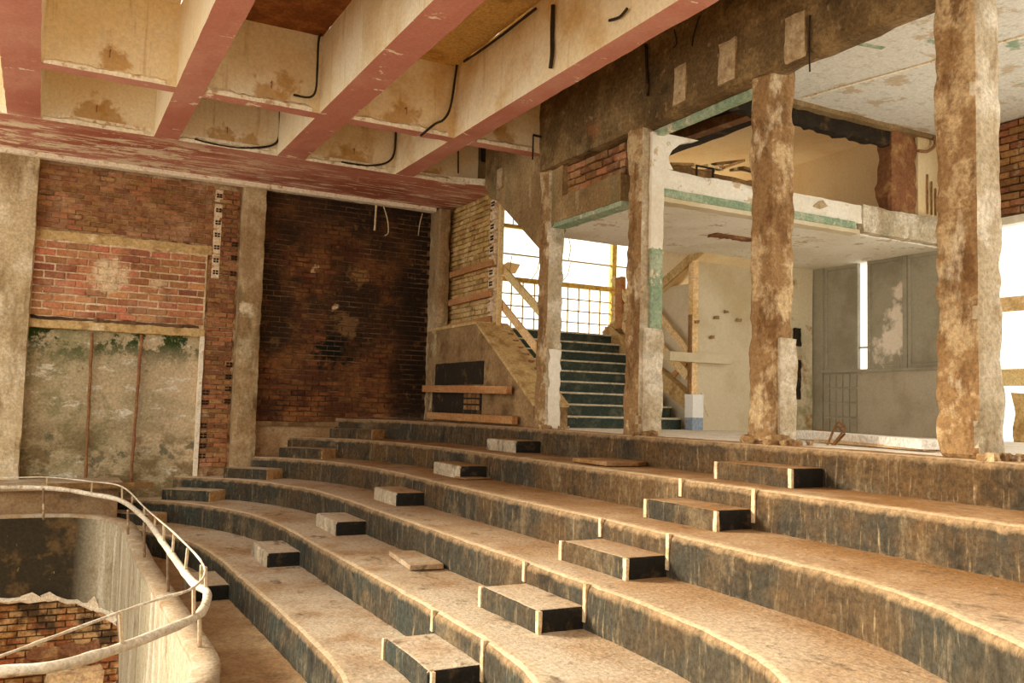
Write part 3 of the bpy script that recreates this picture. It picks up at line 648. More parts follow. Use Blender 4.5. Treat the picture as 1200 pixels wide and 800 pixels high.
# dark brick bay
wd = struct_root('wall_back', (5.3, YB, Z[0]))
mesh_obj('mortar_bed', rough_box((3.3, YB+.09, -1.5), (7.4, YB+.4, 4.05), .15, .008, 4), M_mortar_dark, wd)
lay(wd, 'Y', YB+.11, 3.56, 7.0, -.40, 3.95, .098, .27, M_brick_dark, .016, .08, cap=300)
mesh_obj('plaster_skirting', rough_box((3.56, YB-.0, -1.3), (5.6, YB+.2, -.42), .12, .03, 3), M_ring, wd)
mesh_obj('skirting_ledge', rough_box((3.56, YB-.06, -.48), (5.5, YB+.1, -.40), .1, .015, 3), M_para, wd)
# rest of the back wall, out of the picture to the left
tag(mesh_obj('wall_back', BOX((-7.2, YB, -2.5), (-.9, YB+.3, 4.1)), M_mortar), kind='structure')
tag(mesh_obj('wall_front_unseen', BOX((-7.2, -5.4, -2.9), (6.9, -5.1, 5.3)), M_conc), kind='structure')  # unseen wall added to block light from behind; stops short at right for daylight

# yellow brick wall over the stair parapet (runs towards the camera)
wy = struct_root('wall_right', (7.35, 15.6, 1.5))
mesh_obj('mortar_bed', rough_box((7.36, 14.52, 1.46), (7.42, YB+.1, 4.1), .12, .012, 5), M_mortar, wy)
lay(wy, 'X', 7.345, 14.75, YB-.2, 1.52, 4.0, .10, .27, M_brick_yel, .014, .06)
for k in range(11):
    zz = 1.62 + k*.215
    mesh_obj('hollow_tile', BOX((7.30, 14.52, zz-.085), (7.38, 14.74, zz+.085), .008), M_tile, wy)
    if k % 2 == 0 or k in (3, 7):
        for dy in (-.035, .035):
            for dz in (-.026, .026): mesh_obj('tile_hole', BOX((7.292, 14.63+dy-.026, zz+dz-.018), (7.304, 14.63+dy+.026, zz+dz+.018)), M_hole, wy)
for k, (zz, dz) in enumerate(((2.62, .02), (2.05, .0), (1.56, .02))):
    o = mesh_obj('timber_board', BEAM((7.24, 16.35, zz), (7.24, 14.5, zz+.02), .12, .05, (0, 0, 1)), M_wood)
    tag(o, 'brown board nailed across the ochre brick wall, ' + ['uppermost of three', 'middle one of three', 'lowest, on the parapet top'][k], 'board', 'boards across the ochre brick wall')

# ------------------------------------------------------------------ ceiling over the hall
ce = struct_root('ceiling', (3, 10, 5.1))
def pslab(x0, x1, y0, y1, m, nm='coffer_panel'): mesh_obj(nm, rough_box((x0, y0, 5.1), (x1, y1, 5.25), .4, .02, 2), m, ce)
XB = [(-2.5, -2.05), (-.64, -.20), (1.34, 1.70), (3.23, 3.69), (5.29, 5.63)]
pslab(-.2, 1.34, 3, 14.6, M_cream); pslab(1.7, 3.23, 3, 14.6, M_rustslab); pslab(3.69, 5.29, 3, 14.6, M_orange); pslab(5.63, 7.2, -5, 14.6, M_orange); pslab(-2.1, -.6, 8, 14.6, M_cream)
pslab(1.7, 5.29, -5, 3, M_orange)
def pink_beam(name, lo, hi, label, cat='beam', grp=None, ends=True):
    bm = rough_box(lo, hi, .16, .012, 3, .006, lo[0]*3+lo[1])
    bm.normal_update()
    for f in bm.faces: f.material_index = 0 if f.normal.z < -.6 else 1
    o = mesh_obj(name, bm, [M_pink, M_cream]); tag(o, label, cat, grp); return o
nm = ['out at the far left', 'at the left edge of the picture', 'second from the left', 'in the middle of the ceiling', 'nearest to the concrete beam over the columns']
for k, (a, b) in enumerate(XB):
    if k == 0: continue
    pink_beam('ceiling_beam', (a, 2.0, 4.0), (b, 14.52, 5.12), 'long pink-painted ceiling beam, ' + nm[k], 'beam', 'pink ceiling beams')
gaps = [(-.20, 1.34), (1.70, 3.23), (3.69, 5.29), (5.63, 6.78)]
for k, (a, b) in enumerate(gaps):
    o = pink_beam('ceiling_rib', (a-.02, 11.98, 4.0), (b+.02, 12.22, 5.12), 'cream cross rib with a broken white lip, ' + ['leftmost bay', 'second bay from left', 'third bay from left', 'bay beside the concrete beam'][k], 'rib', 'cross ribs of the coffered ceiling')
    # ragged plaster lip and rust stains on the face towards the camera
    def lip(y, a, b, zz, par):
        bm = bmesh.new(); N_ = int((b-a)/.04); prev = None
        for s in range(N_+1):
            x = a + (b-a)*s/N_; h = .07 + .10*abs(fbm((x, y, 0), 2.2)) + .05*fbm((x, y, 0), 11)
            vs = [bm.verts.new((x, y-.045-.015*fbm((x, y, 2), 9), zz-.012)), bm.verts.new((x, y-.05+.02*fbm((x, y, 5), 8), zz+h*.5)), bm.verts.new((x, y+.01, zz+h))]
            if prev: bm.faces.new([prev[0], vs[0], vs[1], prev[1]]); bm.faces.new([prev[1], vs[1], vs[2], prev[2]])
            prev = vs
        mesh_obj('plaster_lip', bm, M_lip, par)
    def stain(y, cx, zz, rx, rz, par, seed):
        bm = bmesh.new(); N_ = 26; c = bm.verts.new((cx, y-.016, zz+.25*rz)); ring = []
        for s in range(N_):
            t = 2*math.pi*s/N_; rr_ = 1 + .35*fbm((math.cos(t)*2+seed, math.sin(t)*2, seed), 1.2)
            zq = zz + math.sin(t)*rz*rr_*(1 if math.sin(t) > 0 else .25)
            ring.append(bm.verts.new((cx+math.cos(t)*rx*rr_, y-.014, max(zq, zz-.02))))
        for s in range(N_): bm.faces.new([c, ring[s], ring[(s+1) % N_]])
        bmesh.ops.recalc_face_normals(bm, faces=bm.faces[:])
        mesh_obj('bared_patch', bm, M_stain, par)
    def stub(y, x, zz, par):
        mesh_obj('bent_hook', TUBE([(x, y, zz), (x+.005, y-.05, zz+.005), (x, y-.07, zz-.04), (x, y-.065, zz-.10)], .008, 6), M_cable_b, par)
    lip(11.97, a+.02, b-.12, 4.0, o); sx = a + (b-a)*(.48, .55, .5, .3)[k]
    stub(11.97, sx, 4.30, o)
# broad pink band along the back wall
bm = bmesh.new()
edge = [(-3, 14.48), (6.3, 14.48), (6.95, 14.3), (7.12, 14.1), (7.30, 14.5), (7.34, 15.4), (7.28, 16.3), (7.1, 16.9), (6.6, 17.05), (-3, 17.05)]
prism(bm, edge, 'Z', 4.0, 4.12)
for f in bm.faces: f.material_index = 0 if abs(f.normal.z) > .5 else 1
bandr = tag(mesh_obj('ceiling_band', bm, [M_pink, M_lip]), 'broad red-pink flat ceiling band flaking along the top of the back wall', 'ceiling band')
bm = rough_box((-3, 14.5, 4.1), (6.9, 14.8, 5.12), .16, .012, 3); mesh_obj('coffer_face', bm, M_cream, bandr)
mesh_obj('fascia', rough_box((-3, YB-.30, 3.92), (6.95, YB-.12, 4.005), .12, .012, 5), M_lip, bandr)
for k, (a, b) in enumerate(gaps):
    lip(14.48, a+.02, b-.15, 4.0, bandr); sx = a + (b-a)*(.5, .5, .55, .3)[k]
    stub(14.49, sx-.05, 4.32, bandr)
tag(mesh_obj('ceiling', BOX((-3, 14.8, 4.13), (7.35, 17.2, 5.3)), M_conc), kind='structure')

# conduits clipped to the coffers
def conduit(pts, ax, v, r, label, m=M_cable, nm='conduit', off=0):
    P = [at(x, y, ax, v) for x, y in pts]
    o = mesh_obj(nm, TUBE(smooth_line(P, 4), r, 7, .2), m, None, True); return tag(o, label, 'conduit' if nm == 'conduit' else 'rod')
conduit([(344,111),(362,114),(370,106),(372,80),(374,44),(382,38)], 'Y', 11.90, .016, 'black bent conduit in the second coffer from the left, near rib')
conduit([(228,163),(247,168),(277,173),(300,173),(319,170),(327,160),(328,127)], 'Y', 14.44, .018, 'black bent conduit low on the far face of the second coffer')
conduit([(493,159),(510,145),(520,140),(528,125),(534,87),(536,71)], 'Y', 11.90, .018, 'black bent conduit running down the rib left of the widest pink beam')
conduit([(544,72),(565,58),(587,42),(628,10)], 'X', 5.24, .018, 'black conduit running along the top of the pink beam side')
conduit([(400,190),(420,193),(433,194),(452,191),(462,180),(464,150)], 'Y', 14.44, .018, 'black hooked conduit above the red band near the middle beam')
conduit([(648,6),(647,40),(647,62),(645,80)], 'X', 5.25, .026, 'short thick black cable hanging on the cream beam side at the top')
conduit([(678,95),(669,103),(668,135),(667,162),(660,165),(633,160),(625,158)], 'Y', 11.92, .018, 'black conduit bent along the coffer beside the concrete beam')
conduit([(625,158),(624,187)], 'Y', 11.90, .012, 'short thin conduit end hanging below the last rib')
conduit([(537,177),(537,203)], 'Y', 14.44, .014, 'short black conduit hanging above the red band corner')
conduit([(462,4),(458,22),(448,36),(434,45)], 'X', 3.76, .014, 'left of two bent black rods curving down at the top of the middle beam', nm='bent_rod')
conduit([(459,12),(452,32),(441,46)], 'X', 3.80, .012, 'right of two bent black rods curving down at the top of the middle beam', nm='bent_rod')
conduit([(735,10),(726,20),(714,24)], 'X', 5.25, .016, 'short black rod end at the top edge beside the pink beam', nm='bent_rod')
conduit([(441,240),(440,255),(439,270)], 'Y', YB-.2, .022, 'short pale rod hanging from the band in front of dark brick', M_cable_w, 'hanging_rod')
conduit([(449,240),(454,257),(455,272),(451,276)], 'Y', YB-.2, .012, 'thin curved wire hanging beside the pale rod', M_cable_w, 'hanging_wire')
conduit([(495,250),(492,262),(490,276)], 'Y', YB-.2, .010, 'thin wire hanging from the band by the back corner', M_cable_w, 'hanging_wire')

# ------------------------------------------------------------------ colonnade
def column(x0, x1, y0, y1, zt, label, seed, side=None):
    root = thing('concrete_column', ((x0+x1)/2, (y0+y1)/2, Z0), label, 'column', 'concrete columns of the colonnade')
    bm = rough_box((x0, y0, Z0-.02), (x1, y1, zt), .055, .030, 3.0, .015, seed, chips=.05); bm.normal_update()
    for f in bm.faces: f.material_index = 1 if f.normal.y < -.5 else 0
    mesh_obj('shaft', bm, [M_col, side or M_col_grey], root)
    for k in range(7):
        a = random.uniform(-.1, .1)
        p = Vector((random.uniform(x0-.12, x1+.05), y0-random.uniform(.02, .22), Z0+.02))
        s = random.uniform(.02, .05); mesh_obj('fallen_crumb', rough_box(p-Vector((s, s, .03)), p+Vector((s, s, s*.8)), .03, .03, 20), M_col, root)
    return root
c1 = column(6.82, 7.10, 11.70, 12.02, 4.2, 'stripped concrete column with a whitewashed near side at the foot of the stair', 1)
c2 = column(6.78, 7.06, 9.26, 9.60, 4.2, 'brown concrete column with a pale green painted patch on its right side', 4)
c3 = column(6.80, 7.13, 6.95, 7.30, 3.9, 'free-standing rough brown column, third along the colonnade', 9, M_col)
c4 = column(6.72, 7.06, 4.55, 4.95, 4.3, 'nearest and widest column at the right of the picture with grey plaster on one side', 12)
mesh_obj('white_plaster_skin', rough_box((6.86, 11.66, Z0), (7.09, 11.71, .9), .06, .035, 7, .02), M_white, c1)
mesh_obj('white_plaster_skin', rough_box((6.90, 9.21, 2.1), (7.10, 9.27, 3.65), .07, .012, 6), M_white, c2)
mesh_obj('green_paint_patch', rough_box((6.92, 9.21, 1.05), (7.10, 9.265, 2.12), .07, .012, 6), M_green, c2)
mesh_obj('grey_base_skin', rough_box((6.84, 9.20, Z0), (7.12, 9.27, 1.06), .06, .02, 6), M_col_grey, c2)
mesh_obj('flared_foot', rough_box((6.74, 6.88, Z0-.02), (7.12, 7.36, Z0+.10), .06, .06, 4, .03), M_col, c3)
mesh_obj('grey_plaster_skin', rough_box((6.90, 6.915, Z0+.05), (7.13, 6.96, .8), .06, .025, 5), M_col_grey, c3)

# big beam over the columns
mb = thing('concrete_beam', (6.95, 6, 3.7), 'massive sooty concrete beam resting on the column row with pale patches', 'beam')
bm = rough_box((6.76, -5, 3.69), (7.04, 11.98, 5.15), .11, .03, 2.5, .015, 5, chips=.06); mesh_obj('beam_body', bm, M_conc_dark, mb)
for (xa, ya, xb, yb) in ((842,52,862,92),(920,22,944,66),(790,80,804,118)):
    a = at(xa, ya, 'X', 6.74); b = at(xb, yb, 'X', 6.74)
    mesh_obj('plaster_patch', rough_box((6.725, b.y, b.z), (6.77, a.y, a.z), .05, .02, 4, .01), M_patch, mb)
mesh_obj('green_trim', rough_box((6.98, 7.45, 3.61), (7.08, 9.35, 3.70), .1, .008, 6), M_green, mb)
mesh_obj('stain_groove', TUBE([at(757, 52, 'X', 6.73), at(758, 80, 'X', 6.73), at(759, 112, 'X', 6.73)], .02, 6, .3), M_black, mb)
# wires poking out of it
for k, pts in enumerate((((790,35),(793,50),(789,56)), ((820,18),(813,40),(811,54)), ((949,18),(948,45),(949,84)))):
    conduit(list(pts), 'X', 6.74, .009, ['short bent wire on the concrete beam above the second column', 'thin wire on the concrete beam near the pink paint', 'thin vertical wire on the concrete beam right of the third column'][k], nm='bent_wire')

# lower beam, brick infill and brace between the back wall and the second column
lb = thing('concrete_beam', (7.05, 10.8, 2.8), 'lower concrete beam with bricks bared above it between the first and second column', 'beam')
mesh_obj('beam_body', rough_box((6.86, 9.86, 2.84), (7.10, 11.85, 3.24), .09, .03, 3, .012, 2), M_conc, lb)
mesh_obj('green_soffit', rough_box((6.88, 9.86, 2.78), (7.10, 11.85, 2.85), .1, .01, 5), M_green, lb)
bi = struct_root('wall_right', (7.0, 10.8, 3.2))
mesh_obj('mortar_bed', rough_box((7.0, 9.86, 3.2), (7.12, 11.85, 3.72), .1, .01, 5), M_mortar_dark, bi)
lay(bi, 'X', 6.985, 9.9, 11.45, 3.24, 3.70, .115, .29, M_brick_up, .02, .06)
hw = thing('stair_brace_wall', (7.0, 13, 2.6), 'triangular sooty concrete brace wall rising from the first column to the ceiling', 'wall')
bm = bmesh.new(); prism(bm, [(11.4, 3.22), (11.65, 2.84), (12.02, 2.47), (13.58, 3.56), (13.9, 3.68), (14.1, 3.95), (14.1, 5.1), (11.4, 5.1)], 'X', 6.86, 7.14)
bmesh.ops.subdivide_edges(bm, edges=bm.edges[:], cuts=5, use_grid_fill=True)
mesh_obj('wall_body', bm, M_conc, hw)
mesh_obj('plaster_post', rough_box((6.82, 13.35, 3.75), (6.9, 13.55, 4.1), .06, .02, 6), M_patch, hw)

# ------------------------------------------------------------------ stair
sr_ = thing('staircase', (8.8, 12.5, Z0), 'dark green-black concrete staircase with pale nosings climbing to the window', 'stairs')
RUN, RISE = .275, .2005
for k in range(9):
    y = 12.45 + k*RUN; z = Z0 + (k+1)*RISE
    o = mesh_obj('step', BOX((7.62, y, Z0+k*RISE-.02), (10.05, 12.45+9*RUN+.1, z-.025)), M_stairg, sr_)
    mesh_obj('nosing', rough_box((7.62, y-.02, z-.03), (10.05, 12.45+(k+1)*RUN+.04, z), .15, .008, 6), M_stairn, o)
ZL = Z0 + 9*RISE
mesh_obj('landing', rough_box((7.4, 12.45+9*RUN, ZL-.2), (12.0, YB, ZL), .3, .01, 3), M_para_top, sr_)
# left parapet
lp = thing('stair_parapet', (7.25, 14.5, Z0), 'brown concrete parapet along the left side of the staircase, flat then sloping', 'parapet')
pts = [(YB, Z0), (12.33, Z0), (12.33, .02), (14.5, ZL), (YB, ZL)]
bm = bmesh.new(); prism(bm, pts, 'X', 6.98, 7.62); bmesh.ops.subdivide_edges(bm, edges=bm.edges[:], cuts=6, use_grid_fill=True); mesh_obj('parapet_body', bm, M_para, lp)
mesh_obj('sloping_top', BEAM((7.30, 12.30, .03), (7.30, 14.52, ZL+.02), .66, .05, (1, 0, 0)), M_para_top, lp)
mesh_obj('flat_top', rough_box((6.96, 14.5, ZL), (7.62, YB, ZL+.05), .15, .015, 4), M_para_top, lp)
for k in range(9):
    t = (k+.6)/10; p = Vector((7.52, 12.5+2.0*t, .16+1.30*t)); mesh_obj('broken_stub', rough_box(p-Vector((.05, .05, .03)), p+Vector((.05, .04, .05)), .04, .03, 12), M_wood_dark, lp)
# black sheets give the shade of recesses low on the parapet, with bared tiles
mesh_obj('upper_recess_shade', rough_box((6.955, 14.15, .38), (6.99, 16.3, .80), .12, .012, 5), M_black, lp)
mesh_obj('lower_recess_shade', rough_box((6.955, 14.2, -.20), (6.99, 16.4, .28), .12, .012, 5), M_black, lp)
for k in range(3):
    for q in range(4): mesh_obj('bared_tile', BOX((6.945, 14.25+q*.17, -.08+k*.11), (6.965, 14.39+q*.17, -.0+k*.11), .005), M_wood_dark, lp)
for k, (ya, yb, za, zb) in enumerate(((16.6, 12.95, .31, .27), (16.3, 12.72, -.22, -.22))):
    o = mesh_obj('timber_beam', BEAM((6.86, ya, za), (6.86, yb, zb), .13, .10, (0, 0, 1)), M_wood)
    tag(o, ['upper orange timber beam lying along the brown stair parapet', 'lower orange timber beam lying on the top tier below the parapet'][k], 'beam', 'orange timbers by the stair parapet')
# right parapet
rpz = thing('stair_parapet', (10.1, 12.6, Z0), 'short whitish sloping parapet on the right side of the staircase', 'parapet')
bm = bmesh.new(); prism(bm, [(12.28, .02), (12.28, .28), (12.5, .42), (14.7, 1.66), (14.9, 1.66), (14.9, 1.3)], 'X', 10.04, 10.2); mesh_obj('parapet_body', bm, M_para_top, rpz)
# timber guard rails
gl = thing('timber_guard_rail', (7.5, 14.5, ZL), 'tall timber post with two sloping boards guarding the left of the stair', 'guard rail')
mesh_obj('post', BEAM((7.40, 14.46, ZL), (7.40, 14.46, 4.05), .08, .08, (1, 0, 0)), M_wood_pale, gl)
P = lambda x, y, X: at(x, y, 'X', X)
mesh_obj('rail_board', BEAM(P(583,308,7.48), P(640,373,7.48), .15, .04, (0, 0, 1)), M_wood_pale, gl)
mesh_obj('rail_board', BEAM(P(581,348,7.48), P(632,412,7.48), .15, .04, (0, 0, 1)), M_wood_pale, gl)
mesh_obj('stringer_board', BEAM(P(578,382,7.45), P(627,458,7.45), .16, .05, (0, 0, 1)), M_wood_pale, gl)
gr = thing('timber_guard_rail', (10.1, 12.3, Z0), 'pale timber post and sloping boards on a white and blue base right of the stair', 'guard rail')
mesh_obj('post', BEAM((10.14, 12.26, .12), (10.14, 12.26, 2.78), .12, .12, (1, 0, 0)), M_wood_pale, gr)
mesh_obj('post_splint', BEAM((10.05, 12.24, .1), (10.05, 12.24, 1.7), .03, .06, (1, 0, 0)), M_wood_dark, gr)
mesh_obj('rail_board', BEAM(P(765,360,10.06), P(806,411,10.06), .13, .04, (0, 0, 1)), M_wood_pale, gr)
mesh_obj('rail_board', BEAM(P(762,395,10.06), P(806,440,10.06), .17, .04, (0, 0, 1)), M_wood_pale, gr)
mesh_obj('brace_board', BEAM(P(789,440,10.1), P(804,424,10.1), .10, .04, (0, 0, 1)), M_wood, gr)
for (xa, ya, xb, yb) in ((718,326,735,352), (718,360,735,388)):
    mesh_obj('brace_board', BEAM(P(xa,ya,10.1), P(xb,yb,10.1), .14, .04, (0, 0, 1)), M_wood_pale, gr)
mesh_obj('far_post', BEAM(P(727,385,10.12), P(727,325,10.12), .22, .1, (0, 1, 0)), M_wood, gr)
pdd = thing('pedestal', (10.15, 12.1, Z0), 'small white painted pedestal with a blue lower band under the timber post', 'pedestal')
mesh_obj('white_upper', rough_box((9.98, 12.05, Z0+.22), (10.22, 12.26, Z0+.62), .05, .012, 8), M_ped, pdd)
mesh_obj('blue_base', rough_box((9.985, 12.055, Z0), (10.215, 12.26, Z0+.225), .06, .005, 8), M_pedb, pdd)
o = mesh_obj('bent_strip', TUBE([at(822, 460, 'Y', 12.1), at(825, 475, 'Y', 12.1), at(830, 488, 'Y', 12.05)], .010, 6), M_cable_w); tag(o, 'thin pale strip curling down beside the white pedestal', 'strip')

# second flight seen from below
sf = thing('upper_stair_flight', (10.9, 13, 2), 'cream underside of the upper stair flight rising to the right', 'stairs')
bm = bmesh.new(); prism(bm, [(15.0, ZL-.1), (15.0, ZL+.12), (13.3, 2.85), (11.95, 3.3), (12.0, 2.78)], 'X', 10.12, 12.0); mesh_obj('flight_slab', bm, M_upper, sf)
bm = BEAM((10.10, 15.0, ZL+.02), (10.10, 12.0, 2.84), .16, .05, (0, 0, 1)); mesh_obj('stringer', bm, M_para_top, sf)

# ------------------------------------------------------------------ windows of the stair
w1 = struct_root('window_1', (10, YB, ZL))
fy = YB+.05
def bar(nm, x0, x1, z0, z1, d=.04, m=None): mesh_obj(nm, BOX((x0, fy-d, z0), (x1, fy+d, z1)), m or M_frame, w1)
zs = [1.66, 2.71, 3.30, 3.84, 4.3]
bar('sill', 7.6, 12.1, ZL+.02, 1.66, .1, M_para_top)
bar('window_frame', 11.5, 11.62, 1.66, 4.5, .06); bar('window_frame', 7.95, 8.05, 1.66, 5.2, .06); bar('window_frame', 12.4, 12.5, 1.66, 5.2, .06)
bar('transom', 7.9, 12.5, 2.70, 2.80, .05); bar('transom', 7.9, 12.5, 3.87, 3.95, .05); bar('transom', 7.9, 12.5, 3.285, 3.315, .02, M_bar)
bar('lintel', 7.6, 12.6, 5.2, 5.4, .1)
x = 8.05; cells = []
while x < 12.4:
    if abs(x-11.56) > .1:
        bar('glazing_bar', x-.012, x+.012, 1.66, 2.70, .015, M_bar); 
        if x < 9.4: bar('glazing_bar', x-.010, x+.010, 3.95, 5.2, .012, M_bar)
    x += .2875
for zz in (1.92, 2.18, 2.44): bar('glazing_bar', 8.05, 12.4, zz-.012, zz+.012, .015, M_bar)
for zz in (4.25, 4.55): bar('glazing_bar', 8.05, 12.4, zz-.012, zz+.012, .015, M_bar)
random.seed(11)
x = 8.05
while x < 12.2:
    for zz in (1.66, 1.92, 2.18, 2.44):
        if random.random() < .45: mesh_obj('pane', BOX((x+.015, fy-.004, zz+.013), (x+.2725, fy+.002, zz+.248)), M_glassm, w1)
    x += .2875
# cracked leftover panes and wires
for pts in (((8.9, 3.27), (8.86, 2.95), (8.9, 2.8)), ((10.4, 3.27), (10.34, 3.0), (10.2, 2.82)), ((10.33, 3.85), (10.4, 3.6), (10.35, 3.32)), ((9.6, 3.27), (9.55, 3.0), (9.42, 2.81))):
    mesh_obj('cracked_lead', TUBE([(a, fy, b) for a, b in pts], .012, 5), M_bar, w1)
bm = bmesh.new(); prism(bm, [(8.62, 3.0), (8.80, 3.12), (9.12, 3.10), (9.0, 2.88), (8.74, 2.86)], 'Y', fy-.004, fy+.004); mesh_obj('broken_pane', bm, M_upper, w1)
tag(mesh_obj('wall_stair', BOX((12.4, YB, -.4), (13.3, YB+.3, 5.4)), M_upper), kind='structure')
tag(mesh_obj('wall_stair', BOX((12.6, 12.35, -.4), (12.9, YB, 2.7)), M_upper), kind='structure')
tag(mesh_obj('wall_stair', BOX((7.1, YB, -.4), (7.95, YB+.3, 5.4)), M_mortar), kind='structure')
tag(mesh_obj('wall_stair', BOX((7.9, YB, -.4), (12.5, YB+.3, ZL+.02)), M_para), kind='structure')

# ------------------------------------------------------------------ room behind the colonnade
bw_ = struct_root('wall_back_room', (11.6, 12.25, Z0))
mesh_obj('plaster', rough_box((10.22, 12.24, Z0), (11.95, 12.5, 2.85), .25, .01, 1.5), M_room, bw_)
mesh_obj('plaster', rough_box((11.95, 12.18, Z0), (12.98, 12.4, 2.85), .2, .012, 1.5), M_roomg, bw_)
mesh_obj('wall_slot', rough_box((12.46, 12.12, 1.28), (12.62, 12.19, 1.62), .05, .03, 8), M_black, bw_)
mesh_obj('wall_slot', rough_box((12.47, 12.12, .28), (12.62, 12.19, 1.02), .06, .02, 8), M_black, bw_)
for (x, y) in ((816,377),(840,372),(866,375),(852,365),(835,395)):
    p = at(x, y, 'Y', 12.2); mesh_obj('flaked_spot', rough_box(p-Vector((.05, .01, .025)), p+Vector((.05, .02, .025)), .03, .03, 14), M_para, bw_)
mesh_obj('side_plaster', BOX((10.24, 12.3, Z0), (10.4, 14.9, 2.3)), M_room, bw_)
o = mesh_obj('wall_ledge', rough_box((9.5, 12.08, .86), (10.86, 12.24, 1.02), .1, .01, 4), M_room); tag(o, 'long pale concrete ledge on the beige wall behind the timber post', 'ledge')
cr = struct_root('ceiling_back_room', (10, 10.8, 2.78))
mesh_obj('white_slab', rough_box((7.12, 9.4, 2.78), (13.3, 12.3, 2.92), .25, .012, 2), M_white, cr)
mesh_obj('broken_hole', rough_box((9.15, 10.52, 2.745), (9.95, 10.72, 2.80), .06, .05, 6), M_wood_dark, cr)
# cross beam with white upper face and green band
cb = thing('cross_beam', (9.5, 9.35, 2.78), 'white plastered cross beam with a pale green band between the second column and the far wall', 'beam')
mesh_obj('white_face', rough_box((7.06, 9.30, 2.93), (10.95, 9.52, 3.22), .08, .012, 4, .008, 3, chips=.05), M_white, cb)
mesh_obj('rubble_face', rough_box((10.95, 9.27, 2.80), (13.2, 9.55, 3.24), .08, .03, 4, .015, 7), M_col_grey, cb)
mesh_obj('green_band', rough_box((7.08, 9.28, 2.83), (10.8, 9.5, 2.94), .08, .008, 5), M_green, cb)
mesh_obj('soffit_edge', rough_box((7.06, 9.30, 2.77), (10.9, 9.5, 2.835), .08, .015, 6), M_room, cb)
for pts in [[(9.9,3.06),(10.0,3.14),(10.1,3.18),(10.2,3.1),(10.05,3.04)]]:
    bm = bmesh.new(); prism(bm, pts, 'Y', 9.282, 9.30); mesh_obj('bared_patch', bm, M_patch, cb)
# white jamb and rounded corner next to the second column
bm = bmesh.new()
arc = [(7.06, 3.69), (7.75, 3.69), (7.45, 3.60), (7.30, 3.48), (7.24, 3.38), (7.26, 3.30), (7.32, 3.22), (7.06, 3.20)]
prism(bm, arc, 'Y', 9.30, 9.42); mesh_obj('rounded_corner', bm, M_white, cb)
bm = bmesh.new(); prism(bm, [(7.06, Z0+.0), (7.14, Z0), (7.16, 2.78), (7.06, 2.78)], 'Y', 9.32, 9.42); mesh_obj('jamb', bm, M_white, cb)

# upper room over the back room
ur = struct_root('wall_upper_room', (13, 11, 3))
mesh_obj('side_wall', BOX((13.0, 9.4, 2.9), (13.2, YB, 4.95)), M_upper, ur)
mesh_obj('floor_slab', BOX((7.2, 9.5, 2.92), (13.2, 12.3, 2.99)), M_wood_dark, ur)
uc = struct_root('ceiling_upper_room', (10, 12, 4.9))
mesh_obj('slab', BOX((9.9, 9.6, 4.93), (13.2, YB, 5.1)), M_upper, uc)
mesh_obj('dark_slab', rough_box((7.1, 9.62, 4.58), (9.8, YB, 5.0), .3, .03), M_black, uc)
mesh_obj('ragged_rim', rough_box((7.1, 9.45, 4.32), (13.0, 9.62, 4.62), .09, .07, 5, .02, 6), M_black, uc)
mesh_obj('ragged_rim', rough_box((9.7, 9.75, 4.62), (13.0, 9.95, 4.95), .09, .06, 5, .02, 8), M_wood_dark, uc)
mesh_obj('joist', BEAM((9.3, 9.7, 4.55), (8.6, 13.5, 4.35), .2, .16), M_wood_dark, uc)
ORDN = ['first from the second column', 'second from the second column', 'third from the second column', 'fourth from the second column', 'middle of the heap', 'fourth from the third column', 'third from the third column', 'second from the third column', 'nearest the third column']
mesh_obj('debris_heap', rough_box((7.4, 9.95, 2.98), (9.75, 10.9, 3.55), .12, .08, 3, .04), M_wood_dark, ur)
for k in range(9):
    rn = random.Random(k+3); x0 = 784+k*10.5
    a = at(x0, rn.uniform(188, 207), 'Y', 10.05+.1*(k % 4)); b = at(x0+rn.uniform(16, 34), rn.uniform(186, 205), 'Y', 10.25+.1*(k % 3))
    o = mesh_obj('broken_lath', BEAM(a, b, .10, .04), [M_wood, M_wood_pale, M_wood_dark][k % 3])
    tag(o, 'broken wooden lath in the dark upper room, ' + ORDN[k], 'lath', 'broken laths in the upper room')
o = mesh_obj('timber_prop', BEAM((8.05, 10.4, 3.5), (8.05, 10.4, 4.25), .14, .12), M_wood_pale); tag(o, 'short upright timber prop in the dark upper opening', 'prop')
o = mesh_obj('metal_hoop', TUBE([(8.05, 9.7, 3.2), (8.05, 9.7, 3.48), (8.35, 9.7, 3.48), (8.35, 9.7, 3.2)], .018, 6), M_cable); tag(o, 'small black square metal hoop on the ledge beside the third column', 'hoop')
mesh_obj('back_face', BOX((7.2, YB-.1, 2.9), (10.4, YB, 5.0)), M_black, ur) if False else None
# broken pier at the right end of the opening
pier = thing('broken_pier', (12.3, 9.45, 3.2), 'broken brown wall pier with a curled cable at the right of the upper opening', 'pier')
mesh_obj('rubble_half', rough_box((11.75, 9.4, 3.2), (12.35, 9.7, 4.7), .08, .06, 4, .02, 3), M_wood_dark, pier)
mesh_obj('plaster_half', rough_box((12.35, 9.38, 3.2), (12.95, 9.66, 4.6), .1, .02, 4, .01, 6), M_upper, pier)
for k in range(3): mesh_obj('groove', TUBE([(12.55+k*.1, 9.36, 3.3), (12.55+k*.1, 9.36, 3.95-.1*k)], .015, 5), M_wood_dark, pier)
mesh_obj('cable', TUBE(smooth_line([(12.25, 9.3, 4.28), (12.45, 9.28, 4.30), (12.62, 9.28, 4.42), (12.66, 9.3, 4.58)], 5), .025, 7), M_cable_b, pier)

